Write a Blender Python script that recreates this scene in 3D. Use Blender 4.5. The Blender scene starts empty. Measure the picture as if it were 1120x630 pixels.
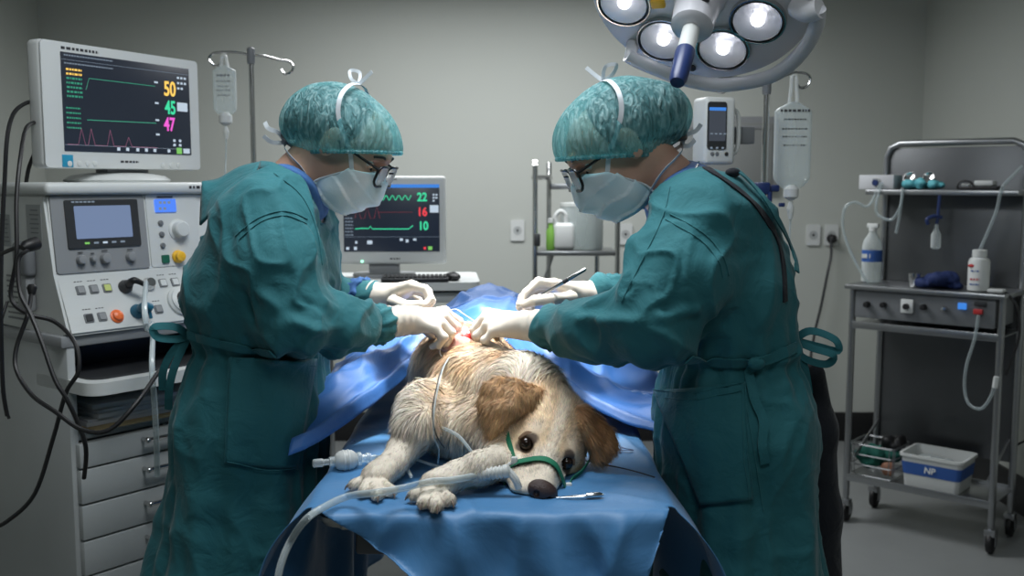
import bpy, bmesh, math, random
import numpy as np
from mathutils import Vector, Matrix, Euler
R = math.radians
random.seed(7)
C = bpy.context.scene.collection
SC = bpy.context.scene

# ------------------------------------------------------------------ camera, world, lights, exposure
CAMZ, PITCH, FPX = 1.5, R(6.0), 1100.0
cd = bpy.data.cameras.new('camera'); cam = bpy.data.objects.new('camera', cd); C.objects.link(cam)
cam.location = (0, 0, CAMZ); cam.rotation_euler = (R(90) - PITCH, 0, 0)
cd.sensor_width = 36.0; cd.lens = FPX / 1120.0 * 36.0; cd.clip_start = 0.05; cd.clip_end = 50
cd.dof.use_dof = True; cd.dof.focus_distance = 1.98; cd.dof.aperture_fstop = 5.0
SC.camera = cam
SC.view_settings.view_transform = 'Standard'; SC.view_settings.look = 'None'
SC.view_settings.gamma = 1.0; SC.view_settings.use_curve_mapping = False
SC.view_settings.exposure = 0.0
SC.cycles.use_denoising = True
SC.cycles.max_bounces = 10; SC.cycles.transparent_max_bounces = 16
SC.cycles.caustics_reflective = False; SC.cycles.caustics_refractive = False
SC.cycles.sample_clamp_indirect = 4.0
wd = bpy.data.worlds.new('world'); SC.world = wd; wd.use_nodes = True
wd.node_tree.nodes['Background'].inputs[0].default_value = (0.6, 0.75, 0.9, 1)
wd.node_tree.nodes['Background'].inputs[1].default_value = 0.15

def lamp(name, typ, loc, target, power, color=(1, 1, 1), **kw):
    l = bpy.data.lights.new(name, typ); l.energy = power; l.color = color
    for k, v in kw.items(): setattr(l, k, v)
    o = bpy.data.objects.new(name, l); C.objects.link(o); o.location = loc
    d = Vector(target) - Vector(loc); o.rotation_euler = d.to_track_quat('-Z', 'Y').to_euler()
    return o
# fluorescent ceiling panels of the room, one over the back half, one over the table
lamp('ceiling_panel_rear', 'AREA', (-0.1, 4.4, 2.70), (-0.1, 4.5, 0), 50, (0.96, 0.98, 1.0), shape='RECTANGLE', size=1.8, size_y=0.8, spread=R(165))
lamp('ceiling_panel_table', 'AREA', (-0.15, 1.75, 2.70), (-0.15, 1.9, 0.6), 30, (0.92, 0.97, 1.0), shape='RECTANGLE', size=0.9, size_y=0.6)
lamp('front_fill_light', 'AREA', (0.2, 0.1, 2.70), (0.15, 0.7, 0), 12, (0.92, 0.97, 1.0), shape='RECTANGLE', size=0.9, size_y=0.6)  # unseen lamp above the camera, added as front fill for gowns and faces
# the surgical lamp hanging above the frame, shining straight down on the wound
lamp('surgical_lamp_light', 'SPOT', (-0.03, 2.34, 2.45), (-0.06, 2.29, 1.15), 310, (1.0, 0.985, 0.96), spot_size=R(33), spot_blend=0.85, shadow_soft_size=0.12)

def W(px, py, Y):
    a = (px - 560.0) / FPX; b = (315.0 - py) / FPX
    dy = math.cos(PITCH) + b * math.sin(PITCH); dz = -math.sin(PITCH) + b * math.cos(PITCH)
    return Vector((a * Y / dy, Y, CAMZ + dz * Y / dy))
def T(px, py, z):
    a = (px - 560.0) / FPX; b = (315.0 - py) / FPX
    dy = math.cos(PITCH) + b * math.sin(PITCH); dz = -math.sin(PITCH) + b * math.cos(PITCH)
    t = (z - CAMZ) / dz
    return Vector((a * t, dy * t, z))
def RP(px, py, o, n):
    d = W(px, py, 1.0) - Vector((0, 0, CAMZ)); o = Vector(o); n = Vector(n); c = Vector((0, 0, CAMZ))
    return c + d * ((o - c).dot(n) / d.dot(n))

# ------------------------------------------------------------------ materials
def mat(name, col, rough=0.5, metal=0.0, bump=0.0, bscale=60.0, vary=0.0, vscale=8.0, **kw):
    m = bpy.data.materials.new(name); m.use_nodes = True
    nt = m.node_tree; p = nt.nodes['Principled BSDF']
    p.inputs['Base Color'].default_value = (*col, 1); p.inputs['Roughness'].default_value = rough
    p.inputs['Metallic'].default_value = metal
    for k, v in kw.items():
        p.inputs[k].default_value = ((*v, 1) if len(p.inputs[k].default_value) == 4 else v) if isinstance(v, tuple) else v
    tc = nt.nodes.new('ShaderNodeTexCoord')
    if vary:
        n = nt.nodes.new('ShaderNodeTexNoise'); n.inputs['Scale'].default_value = vscale; n.inputs['Detail'].default_value = 5
        nt.links.new(tc.outputs['Object'], n.inputs['Vector'])
        mx = nt.nodes.new('ShaderNodeMix'); mx.data_type = 'RGBA'
        mx.inputs[6].default_value = (*[c * (1 - vary) for c in col], 1); mx.inputs[7].default_value = (*[min(1, c * (1 + vary)) for c in col], 1)
        nt.links.new(n.outputs['Fac'], mx.inputs[0]); nt.links.new(mx.outputs[2], p.inputs['Base Color'])
    if bump:
        n2 = nt.nodes.new('ShaderNodeTexNoise'); n2.inputs['Scale'].default_value = bscale; n2.inputs['Detail'].default_value = 4
        nt.links.new(tc.outputs['Object'], n2.inputs['Vector'])
        b = nt.nodes.new('ShaderNodeBump'); b.inputs['Strength'].default_value = bump; b.inputs['Distance'].default_value = 0.004
        nt.links.new(n2.outputs['Fac'], b.inputs['Height']); nt.links.new(b.outputs['Normal'], p.inputs['Normal'])
    return m
def emit(name, col, s=1.0):
    m = mat(name, (0.01, 0.01, 0.01), 0.3); p = m.node_tree.nodes['Principled BSDF']
    p.inputs['Emission Color'].default_value = (*col, 1); p.inputs['Emission Strength'].default_value = s
    return m
def clear(name, col, transp=0.6, rough=0.1):
    m = mat(name, col, rough); nt = m.node_tree; p = nt.nodes['Principled BSDF']
    t = nt.nodes.new('ShaderNodeBsdfTransparent'); t.inputs[0].default_value = (0.94, 0.97, 0.97, 1)
    mx = nt.nodes.new('ShaderNodeMixShader'); lw = nt.nodes.new('ShaderNodeLayerWeight'); lw.inputs[0].default_value = 0.35
    mr = nt.nodes.new('ShaderNodeMapRange'); mr.inputs[3].default_value = 1 - transp; mr.inputs[4].default_value = 1.0
    nt.links.new(lw.outputs['Facing'], mr.inputs[0]); nt.links.new(mr.outputs[0], mx.inputs[0])
    nt.links.new(t.outputs[0], mx.inputs[1]); nt.links.new(p.outputs[0], mx.inputs[2])
    nt.links.new(mx.outputs[0], nt.nodes['Material Output'].inputs[0])
    return m
def vcol(name, rough=0.7, bump=0.0, bscale=300, **kw):
    m = mat(name, (1, 1, 1), rough, 0, bump, bscale, **kw); nt = m.node_tree
    a = nt.nodes.new('ShaderNodeAttribute'); a.attribute_name = 'tint'
    nt.links.new(a.outputs['Color'], nt.nodes['Principled BSDF'].inputs['Base Color'])
    return m
M = dict(
    wall=mat('painted_wall', (0.47, 0.49, 0.455), 0.75, bump=0.05, bscale=120, vary=0.04, vscale=1.5),
    ceiling=mat('ceiling_paint', (0.7, 0.7, 0.68), 0.9, bump=0.05),
    floor=mat('vinyl_floor', (0.20, 0.21, 0.21), 0.42, bump=0.04, bscale=40, vary=0.12, vscale=6),
    skirting=mat('black_skirting', (0.008, 0.008, 0.009), 0.5, bump=0.03),
    white=mat('white_plastic', (0.62, 0.64, 0.63), 0.42, bump=0.02, bscale=200),
    enamel=mat('grey_white_enamel', (0.42, 0.44, 0.44), 0.45, bump=0.03, bscale=150, vary=0.03),
    grey=mat('grey_plastic', (0.16, 0.17, 0.18), 0.45, bump=0.03, bscale=150),
    midgrey=mat('mid_grey_plastic', (0.26, 0.27, 0.28), 0.4, bump=0.02),
    dark=mat('dark_grey_plastic', (0.03, 0.032, 0.035), 0.4, bump=0.02),
    black=mat('black_rubber', (0.008, 0.008, 0.009), 0.5, bump=0.02),
    steel=mat('brushed_steel', (0.36, 0.37, 0.38), 0.34, 1.0, bump=0.04, bscale=90, vary=0.1, vscale=3),
    chrome=mat('chrome', (0.62, 0.62, 0.62), 0.16, 1.0, bump=0.01),
    steeldark=mat('dull_steel_panel', (0.11, 0.115, 0.12), 0.38, 0.85, bump=0.05, bscale=30, vary=0.15, vscale=4),
    paper=mat('paper', (0.55, 0.56, 0.58), 0.85, bump=0.1, bscale=300),
    manila=mat('manila_card', (0.45, 0.34, 0.18), 0.8, bump=0.05),
    orange=mat('orange_plastic', (0.85, 0.17, 0.04), 0.35, bump=0.01),
    yellow=mat('yellow_plastic', (0.85, 0.48, 0.03), 0.35, bump=0.01),
    lime=mat('lime_button', (0.55, 0.62, 0.2), 0.4, bump=0.01),
    greenb=mat('dark_green_plastic', (0.01, 0.12, 0.07), 0.4, bump=0.01),
    red=mat('red_plastic', (0.45, 0.03, 0.03), 0.4, bump=0.01),
    navy=mat('navy_plastic', (0.012, 0.03, 0.12), 0.4, bump=0.02),
    bluelabel=mat('blue_label', (0.03, 0.10, 0.35), 0.5, bump=0.01),
    cyanb=mat('cyan_badge', (0.02, 0.28, 0.45), 0.4, bump=0.01),
    tealplug=mat('teal_plug', (0.01, 0.12, 0.20), 0.4, bump=0.01),
    ink=mat('printed_ink', (0.03, 0.03, 0.035), 0.7, bump=0.01),
    redink=mat('red_printed_ink', (0.5, 0.04, 0.04), 0.7, bump=0.01),
    glass=clear('clear_plastic', (0.75, 0.80, 0.80), 0.72, 0.08),
    glass2=clear('clear_soft_tube', (0.55, 0.62, 0.64), 0.72, 0.12),
    frosted=clear('frosted_plastic', (0.72, 0.74, 0.72), 0.35, 0.35),
    lens=clear('lamp_glass', (0.8, 0.8, 0.85), 0.75, 0.03),
    tealcloth=mat('pale_teal_wrap', (0.12, 0.46, 0.52), 0.7, bump=0.3, bscale=40),
    bluecloth=mat('navy_cloth', (0.008, 0.022, 0.10), 0.8, bump=0.3, bscale=60),
    greencloth=mat('green_cloth', (0.012, 0.12, 0.09), 0.85, bump=0.4, bscale=60),
)

# ------------------------------------------------------------------ mesh builder
class MB:
    def __init__(s): s.bm = bmesh.new()
    def _add(s, verts, faces, m=None):
        vs = [s.bm.verts.new(m @ Vector(v) if m else Vector(v)) for v in verts]
        for f in faces:
            try: s.bm.faces.new([vs[i] for i in f])
            except ValueError: pass
        return vs
    def box(s, c, d, bev=0.0, rot=None, seg=2):
        t = bmesh.new(); bmesh.ops.create_cube(t, size=1.0)
        for v in t.verts: v.co = Vector((v.co.x * d[0], v.co.y * d[1], v.co.z * d[2]))
        if bev: bmesh.ops.bevel(t, geom=t.edges[:], offset=bev, segments=seg, affect='EDGES', profile=0.5)
        mt = Matrix.Translation(Vector(c)) @ (rot.to_4x4() if rot else Matrix.Identity(4))
        t.verts.index_update()
        s._add([v.co for v in t.verts], [[v.index for v in f.verts] for f in t.faces], mt); t.free(); return s
    def cyl(s, p0, p1, r0, r1=None, n=20, caps=True):
        r1 = r0 if r1 is None else r1
        return s.lathe(p0, Vector(p1) - Vector(p0), [(r0, 0), (r1, (Vector(p1) - Vector(p0)).length)], n, caps)
    def lathe(s, o, axis, prof, n=24, caps=True):
        q = Vector(axis).to_track_quat('Z', 'Y').to_matrix().to_4x4(); mt = Matrix.Translation(Vector(o)) @ q
        vs, fs = [], []
        for r, z in prof:
            for k in range(n): vs.append((max(r, 1e-5) * math.cos(2 * math.pi * k / n), max(r, 1e-5) * math.sin(2 * math.pi * k / n), z))
        for i in range(len(prof) - 1):
            for k in range(n):
                a = i * n + k; b = i * n + (k + 1) % n; fs.append((a, b, b + n, a + n))
        if caps: fs.append(tuple(range(n))[::-1]); fs.append(tuple(range((len(prof) - 1) * n, len(prof) * n)))
        s._add(vs, fs, mt); return s
    def tube(s, pts, r, n=8, smooth=True, flat=1.0, sub=6):
        pts = [Vector(p) for p in pts]
        if smooth and len(pts) > 2: pts = catmull(pts, sub)
        L = len(pts); vs, fs = [], []
        up = Vector((0, 0, 1)); prev = None
        for i, p in enumerate(pts):
            t = (pts[min(i + 1, L - 1)] - pts[max(i - 1, 0)]).normalized()
            if prev is None:
                a = up if abs(t.z) < 0.9 else Vector((0, 1, 0)); x = t.cross(a).normalized()
            else: x = (prev - t * prev.dot(t)).normalized()
            prev = x; y = t.cross(x)
            rr = r(i / (L - 1)) if callable(r) else r
            for k in range(n):
                an = 2 * math.pi * k / n; vs.append(p + x * (rr * math.cos(an)) + y * (rr * flat * math.sin(an)))
        for i in range(L - 1):
            for k in range(n):
                a = i * n + k; b = i * n + (k + 1) % n; fs.append((a, b, b + n, a + n))
        fs.append(tuple(range(n))[::-1]); fs.append(tuple(range((L - 1) * n, L * n)))
        s._add(vs, fs); return s
    def ribbon(s, pts, w, nrm, th=0.0008, sub=6):
        """flat strap: pts 3D, w width, nrm = list/one outward normal"""
        P = catmull([Vector(p) for p in pts], sub); L = len(P)
        N = [Vector(nrm)] * L if not callable(nrm) else [nrm(p) for p in P]
        vs, fs = [], []
        for i, p in enumerate(P):
            t = (P[min(i + 1, L - 1)] - P[max(i - 1, 0)]).normalized(); n = N[i]; n = (n - t * n.dot(t)).normalized(); x = t.cross(n)
            for a, b in ((-1, -1), (1, -1), (1, 1), (-1, 1)): vs.append(p + x * (a * w / 2) + n * (b * th / 2))
        for i in range(L - 1):
            for k in range(4):
                a = i * 4 + k; b = i * 4 + (k + 1) % 4; fs.append((a, b, b + 4, a + 4))
        fs.append((3, 2, 1, 0)); e = (L - 1) * 4; fs.append((e, e + 1, e + 2, e + 3))
        s._add(vs, fs); return s
    def prism(s, poly, h, mt=None):
        """poly in XY, extruded +z by h, transform mt"""
        n = len(poly); vs = [(x, y, 0) for x, y in poly] + [(x, y, h) for x, y in poly]
        fs = [tuple(range(n))[::-1], tuple(range(n, 2 * n))] + [(i, (i + 1) % n, (i + 1) % n + n, i + n) for i in range(n)]
        s._add(vs, fs, mt); return s
    def ell(s, c, r, n=24, m=14, rot=None):
        vs, fs = [], []
        for j in range(1, m):
            th = math.pi * j / m
            for k in range(n):
                ph = 2 * math.pi * k / n; vs.append((r[0] * math.sin(th) * math.cos(ph), r[1] * math.sin(th) * math.sin(ph), r[2] * math.cos(th)))
        for j in range(m - 2):
            for k in range(n):
                a = j * n + k; b = j * n + (k + 1) % n; fs.append((a, a + n, b + n, b))
        vs += [(0, 0, r[2]), (0, 0, -r[2])]; t = len(vs) - 2
        for k in range(n): fs.append((t, k, (k + 1) % n)); fs.append((t + 1, (m - 2) * n + (k + 1) % n, (m - 2) * n + k))
        mt = Matrix.Translation(Vector(c)) @ (rot.to_4x4() if rot else Matrix.Identity(4))
        s._add(vs, fs, mt); return s
    def build(s, name, m, parent=None, angle=35, xf=None):
        bmesh.ops.recalc_face_normals(s.bm, faces=s.bm.faces[:])
        me = bpy.data.meshes.new(name); s.bm.to_mesh(me); s.bm.free()
        if xf: me.transform(xf)
        me.materials.append(m)
        for p in me.polygons: p.use_smooth = True
        me.set_sharp_from_angle(angle=R(angle))
        o = bpy.data.objects.new(name, me); C.objects.link(o)
        if parent: o.parent = parent
        return o
def catmull(P, sub):
    out = []; n = len(P)
    if n < 3: return P
    for i in range(n - 1):
        p0 = P[max(i - 1, 0)]; p1 = P[i]; p2 = P[i + 1]; p3 = P[min(i + 2, n - 1)]
        for k in range(sub):
            t = k / sub; t2 = t * t; t3 = t2 * t
            out.append(0.5 * ((2 * p1) + (p2 - p0) * t + (2 * p0 - 5 * p1 + 4 * p2 - p3) * t2 + (3 * p1 - p0 - 3 * p2 + p3) * t3))
    out.append(P[-1]); return out
def rrect(w, h, r, n=5, cx=0, cy=0):
    out = []
    for sx, sy, a0 in ((1, 1, 0), (-1, 1, 90), (-1, -1, 180), (1, -1, 270)):
        for k in range(n + 1):
            a = R(a0 + 90 * k / n); out.append((cx + sx * (w / 2 - r) + r * math.cos(a), cy + sy * (h / 2 - r) + r * math.sin(a)))
    return out
def thing(name, label, cat, loc=(0, 0, 0), rotz=0.0, group=None, rot=None):
    o = bpy.data.objects.new(name, None); C.objects.link(o); o.location = loc
    o.rotation_euler = rot if rot else (0, 0, rotz); o['label'] = label; o['category'] = cat
    if group: o['group'] = group
    o.empty_display_size = 0.05
    return o
def tag(o, label, cat, group=None, kind=None):
    if kind: o['kind'] = kind
    o['label'] = label; o['category'] = cat
    if group: o['group'] = group
    return o
def struct(o): o['kind'] = 'structure'; return o
def text(body, size, name, m, parent, mt, bold=0.0, sx=1.0, align='CENTER'):
    cu = bpy.data.curves.new('t', 'FONT'); cu.body = body; cu.size = size; cu.extrude = 0.0004; cu.offset = bold
    cu.align_x = align; cu.align_y = 'CENTER'
    to = bpy.data.objects.new('t', cu); C.objects.link(to); dg = bpy.context.evaluated_depsgraph_get()
    me = bpy.data.meshes.new_from_object(to.evaluated_get(dg)); bpy.data.objects.remove(to); bpy.data.curves.remove(cu)
    me.name = name; me.transform(mt @ Matrix.Diagonal((sx, 1, 1, 1)))
    me.materials.clear(); me.materials.append(m)
    o = bpy.data.objects.new(name, me); C.objects.link(o); o.parent = parent; return o
def FACE(x, y, z, yaw=0.0, pitch=0.0):
    """matrix placing XY-plane art on a face looking along local -y (art x->x, art y->z, art z->-y)"""
    return Matrix.Translation((x, y, z)) @ Matrix.Rotation(yaw, 4, 'Z') @ Matrix.Rotation(pitch, 4, 'X') @ Matrix.Rotation(R(90), 4, 'X')
def to_local(t, p):
    mt = Matrix.Translation(t.location) @ t.rotation_euler.to_matrix().to_4x4()
    return mt.inverted() @ Vector(p)
def on_face(t, px, py, y):
    """pixel -> local point on local plane y=const of thing t (a rotz-only thing)"""
    rz = t.rotation_euler.to_matrix(); n = rz @ Vector((0, 1, 0)); o = Vector(t.location) + n * y
    return to_local(t, RP(px, py, o, n))

# ------------------------------------------------------------------ implicit surfaces
class Rnd:
    def __init__(s, seed): s.g = np.random.default_rng(seed); s.t = s.g.random((32, 32, 32)).astype(np.float32)
    def noise(s, p, f=1.0):
        q = np.asarray(p) * f; i = np.floor(q).astype(int); u = q - i; u = u * u * (3 - 2 * u); i &= 31; j = (i + 1) & 31; t = s.t
        x0, y0, z0, x1, y1, z1 = i[:, 0], i[:, 1], i[:, 2], j[:, 0], j[:, 1], j[:, 2]; a, b, c = u[:, 0], u[:, 1], u[:, 2]
        l = lambda A, B, k: A + (B - A) * k
        return l(l(l(t[x0, y0, z0], t[x1, y0, z0], a), l(t[x0, y1, z0], t[x1, y1, z0], a), b),
                 l(l(t[x0, y0, z1], t[x1, y0, z1], a), l(t[x0, y1, z1], t[x1, y1, z1], a), b), c) * 2 - 1
NZ = Rnd(3)
A3 = lambda v: np.array(v, dtype=np.float64)
def smin(a, b, k):
    h = np.clip(0.5 + 0.5 * (b - a) / k, 0, 1); return b + (a - b) * h - k * h * (1 - h)
def smax(a, b, k): return -smin(-a, -b, k)
def s_cone(a, b, ra, rb):
    a = A3(a); b = A3(b); ba = b - a; L = float(ba @ ba) + 1e-12
    def f(p):
        t = np.clip((p - a) @ ba / L, 0, 1); return np.linalg.norm(p - a - t[:, None] * ba, axis=1) - (ra + (rb - ra) * t)
    return f
def s_ell(c, r, rot=None):
    c = A3(c); r = A3(r); rot = None if rot is None else np.array(rot)
    def f(p):
        q = p - c
        if rot is not None: q = q @ rot
        k0 = np.linalg.norm(q / r, axis=1); k1 = np.linalg.norm(q / (r * r), axis=1) + 1e-9
        return k0 * (k0 - 1) / k1
    return f
def s_slab(a, b, ra, rb, wa, wb):
    """capsule in XZ widened along Y by w (half width added)"""
    a = A3(a); b = A3(b); b2 = b[[0, 2]] - a[[0, 2]]; L = float(b2 @ b2) + 1e-12
    def f(p):
        q = p[:, [0, 2]]; t = np.clip((q - a[[0, 2]]) @ b2 / L, 0, 1)
        d = np.linalg.norm(q - a[[0, 2]] - t[:, None] * b2, axis=1)
        yc = a[1] + (b[1] - a[1]) * t; w = wa + (wb - wa) * t
        return np.hypot(d, np.maximum(np.abs(p[:, 1] - yc) - w, 0)) - (ra + (rb - ra) * t)
    return f
def chain(pts, rs): return [s_cone(pts[i], pts[i + 1], rs[i], rs[i + 1]) for i in range(len(pts) - 1)]
def union(parts, k=0.02):
    """parts: list of f or (f, k)"""
    def g(p):
        d = None
        for q in parts:
            f, kk = q if isinstance(q, tuple) else (q, k)
            e = f(p); d = e if d is None else smin(d, e, kk)
        return d
    return g
def hardmin(parts):
    def g(p):
        d = parts[0](p)
        for f in parts[1:]: d = np.minimum(d, f(p))
        return d
    return g
def sdf_mesh(f, lo, hi, h, name, material, parent=None, post=None, project=True, link=True):
    lo = A3(lo); hi = A3(hi); B = 4
    nb = np.ceil((hi - lo) / (h * B)).astype(int); n = nb * B
    cx = [lo[i] + (np.arange(nb[i]) + 0.5) * h * B - h / 2 for i in range(3)]
    G = np.stack(np.meshgrid(*cx, indexing='ij'), -1).reshape(-1, 3)
    dc = np.concatenate([f(G[i:i + 200000]) for i in range(0, len(G), 200000)]).reshape(nb)
    V = np.repeat(np.repeat(np.repeat(np.where(dc < 0, -1, 1).astype(np.float32), B, 0), B, 1), B, 2)
    act = np.argwhere(np.abs(dc) < h * B * 1.7)
    off = np.stack(np.meshgrid(*[np.arange(B)] * 3, indexing='ij'), -1).reshape(-1, 3)
    for s in range(0, len(act), 3000):
        idx = (act[s:s + 3000, None, :] * B + off[None]).reshape(-1, 3)
        V[idx[:, 0], idx[:, 1], idx[:, 2]] = f(lo + idx * h)
    V[0] = V[-1] = 1; V[:, 0] = V[:, -1] = 1; V[:, :, 0] = V[:, :, -1] = 1
    S = V < 0
    c = np.zeros(np.array(V.shape) - 1, dtype=np.uint8)
    for i in (0, 1):
        for j in (0, 1):
            for k in (0, 1): c += S[i:c.shape[0] + i, j:c.shape[1] + j, k:c.shape[2] + k]
    cells = np.argwhere((c > 0) & (c < 8)); vid = np.full(c.shape, -1, np.int32); vid[tuple(cells.T)] = np.arange(len(cells))
    cor = off[(off < 2).all(1)]; vals = np.stack([V[tuple((cells + o).T)] for o in cor], 1)
    acc = np.zeros((len(cells), 3)); cnt = np.zeros(len(cells))
    for a in range(8):
        for b in range(a + 1, 8):
            if np.abs(cor[a] - cor[b]).sum() != 1: continue
            m = (vals[:, a] < 0) != (vals[:, b] < 0); t = vals[m, a] / (vals[m, a] - vals[m, b])
            acc[m] += cor[a] + t[:, None] * (cor[b] - cor[a]); cnt[m] += 1
    P = lo + (cells + acc / cnt[:, None]) * h
    Q = []
    for ax in range(3):
        u, v = [(1, 2), (2, 0), (0, 1)][ax]
        A = [slice(None)] * 3; Bs = [slice(None)] * 3; A[ax] = slice(0, -1); Bs[ax] = slice(1, None)
        D = S[tuple(A)] != S[tuple(Bs)]; e = np.argwhere(D); inside = S[tuple(A)][tuple(e.T)]
        e_ = []
        for du, dv in ((-1, -1), (0, -1), (0, 0), (-1, 0)):
            o = e.copy(); o[:, u] += du; o[:, v] += dv; e_.append(vid[tuple(o.T)])
        q = np.stack(e_, 1); q[~inside] = q[~inside][:, ::-1]; Q.append(q)
    Q = np.concatenate(Q)
    def grad(P):
        e = h * 0.5; g = np.stack([f(P + d) - f(P - d) for d in np.eye(3) * e], 1) / (2 * e); return g
    if project:
        for _ in range(2):
            g = grad(P); d = f(P); P = P - np.clip(d, -h, h)[:, None] * g / np.maximum((g * g).sum(1), 0.25)[:, None]
    extra = None
    if post:
        g = grad(P); N = g / (np.linalg.norm(g, axis=1)[:, None] + 1e-9)
        P, extra = post(P, N)
    me = bpy.data.meshes.new(name)
    me.vertices.add(len(P)); me.vertices.foreach_set('co', P.astype(np.float32).ravel())
    me.loops.add(Q.size); me.loops.foreach_set('vertex_index', Q.ravel().astype(np.int32))
    me.polygons.add(len(Q)); me.polygons.foreach_set('loop_start', np.arange(0, Q.size, 4, dtype=np.int32))
    me.polygons.foreach_set('use_smooth', np.ones(len(Q), bool))
    me.update(calc_edges=True); me.validate()
    if extra is not None:
        at = me.color_attributes.new('tint', 'FLOAT_COLOR', 'POINT'); at.data.foreach_set('color', np.c_[extra, np.ones(len(extra))].astype(np.float32).ravel())
    me.materials.append(material)
    o = bpy.data.objects.new(name, me); C.objects.link(o)
    if parent: o.parent = parent
    return o
def grid_mesh(P, name, material, parent=None, mask=None, thick=0.0):
    """P: (nu,nv,3)"""
    nu, nv = P.shape[:2]; idx = np.arange(nu * nv).reshape(nu, nv)
    q = np.stack([idx[:-1, :-1], idx[1:, :-1], idx[1:, 1:], idx[:-1, 1:]], -1)
    if mask is not None: q = q[mask]
    q = q.reshape(-1, 4)
    me = bpy.data.meshes.new(name); me.from_pydata(P.reshape(-1, 3).tolist(), [], q.tolist())
    bm = bmesh.new(); bm.from_mesh(me); bmesh.ops.delete(bm, geom=[v for v in bm.verts if not v.link_faces], context='VERTS'); bm.to_mesh(me); bm.free()
    for p in me.polygons: p.use_smooth = True
    me.materials.append(material); o = bpy.data.objects.new(name, me); C.objects.link(o)
    if parent: o.parent = parent
    if thick:
        md = o.modifiers.new('thickness', 'SOLIDIFY'); md.thickness = thick; md.offset = -1
    return o

# ================================================================== ROOM
XL, XR, YB, YF, ZC = -2.65, 2.32, 5.75, -1.7, 2.75
def room_slab(name, lo, hi, m):
    c = [(a + b) / 2 for a, b in zip(lo, hi)]; d = [b - a for a, b in zip(lo, hi)]
    return struct(MB().box(c, d).build(name, m))
room_slab('floor', (XL - .1, YF - .1, -0.1), (XR + .1, YB + .1, 0), M['floor'])
room_slab('wall_back', (XL - .1, YB, 0), (XR + .1, YB + .1, ZC), M['wall'])
room_slab('wall_left', (XL - .1, YF, 0), (XL, YB, ZC), M['wall'])
room_slab('wall_right', (XR, YF, 0), (XR + .1, YB, ZC), M['wall'])
room_slab('wall_front', (XL - .1, YF - .1, 0), (XR + .1, YF, ZC), M['wall'])
room_slab('ceiling', (XL - .1, YF - .1, ZC), (XR + .1, YB + .1, ZC + .1), M['ceiling'])
for nm, c, d in (('baseboard_back', ((XL + XR) / 2, YB - .008, .085), (XR - XL, .016, .17)), ('baseboard_left', (XL + .008, (YF + YB) / 2, .085), (.016, YB - YF - .04, .17)),
                 ('baseboard_right', (XR - .008, (YF + YB) / 2, .085), (.016, YB - YF - .04, .17))):
    struct(MB().box(c, d, bev=.004).build(nm, M['skirting']))

# wall panel behind the right pole
t = thing('wall_panel', 'flat grey two-door metal panel on back wall behind the infusion pump', 'panel', W(792, 168, YB - .03))
MB().box((0, 0, 0), (.60, .05, .41), .004).build('frame', M['midgrey'], t)
for x, w in ((-.2, .14), (.085, .36)):
    p = MB().box((x, -.028, 0), (w, .012, .34), .004).build('panel_door', mat('panel_grey', (.24, .25, .245), .5, bump=.03), t)
    MB().box((x, -.036, .145), (w * .9, .008, .018), .002).build('handle', M['midgrey'], p)

def wall_socket(px, py, label, kind, rot=0):
    t = thing('wall_socket', label, 'socket', W(px, py, YB - .001), 0, 'sockets along the back wall')
    m = MB(); m.prism(rrect(.078, .118, .008), .012, FACE(0, 0, 0)); m.build('cover_plate', M['white'], t)
    if kind == 'switch': MB().box((0, -.015, 0), (.05, .008, .07), .003).build('rocker', M['white'], t)
    else:
        m = MB(); m.lathe((0, -.012, 0), (0, -1, 0), [(.024, 0), (.024, .002), (.02, .002), (.02, .0005)], 24); m.build('outlet_ring', M['enamel'], t)
        MB().cyl((0, -.012, 0), (0, -.0145, 0), .007, n=10).build('outlet_hole', M['dark'], t)
    return t
wall_socket(566, 252, 'small white wall outlet on the bare wall between the second monitor and the glass rack', 'o')
wall_socket(684, 256, 'white wall outlet right of the wire rack, beside the right surgeon\'s chest', 'o')
wall_socket(889, 257, 'blank white wall switch beside the plugged-in outlet right of the drip bag', 's')
ps = wall_socket(909, 257, 'white wall outlet with a black plug pushed in', 'o')
t = thing('power_cable', 'dark power plug and lead hanging from the outlet near the instrument trolley', 'cable', W(909, 261, YB - .02))
o0 = t.location
MB().lathe((0, 0, 0), (0, -1, 0), [(.026, 0), (.026, .03), (.016, .045), (.01, .05)], 20).build('plug', M['black'], t)
MB().tube([Vector(q) - o0 for q in (W(909, 261, 5.69), W(909, 280, 5.68), W(905, 300, 5.66), W(898, 335, 5.66), W(891, 365, 5.66), W(886, 400, 5.66), W(885, 460, 5.7), W(897, 482, 5.7))], .008).build('lead', M['dark'], t)

# ================================================================== SCREEN HELPERS
E_ = dict(yellow=emit('screen_yellow', (1, .62, .12), 1.1), green=emit('screen_green', (.05, .75, .38), 1.0), dgreen=emit('screen_dim_green', (.05, .42, .26), .7),
          magenta=emit('screen_magenta', (.9, .12, .68), 1.0), red=emit('screen_red', (.9, .06, .08), 1.0), dred=emit('screen_dim_red', (.32, .05, .07), .6),
          white=emit('screen_white', (.6, .72, .85), .85), dwhite=emit('screen_dim_white', (.3, .38, .48), .6), blue=emit('screen_blue', (.05, .25, .8), .9),
          sbg=emit('screen_dark_background', (.010, .016, .03), .9), lcd=emit('lcd_blue', (.08, .24, .95), 1.0), pale=emit('screen_pale', (.16, .22, .36), 1.0),
          lime=emit('screen_lime', (.25, .7, .15), .8), pink=emit('screen_pink', (.45, .16, .28), .6), led=emit('green_led', (.4, 1, .7), 2.0))
def bars(rows, m, name, parent, y, zscale=1):
    """rows of (x, z, w, h) flat marks on plane y"""
    b = MB()
    for x, z, w, h in rows: b.box((x, y, z), (w, .0006, h))
    return b.build(name, m, parent)
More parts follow.
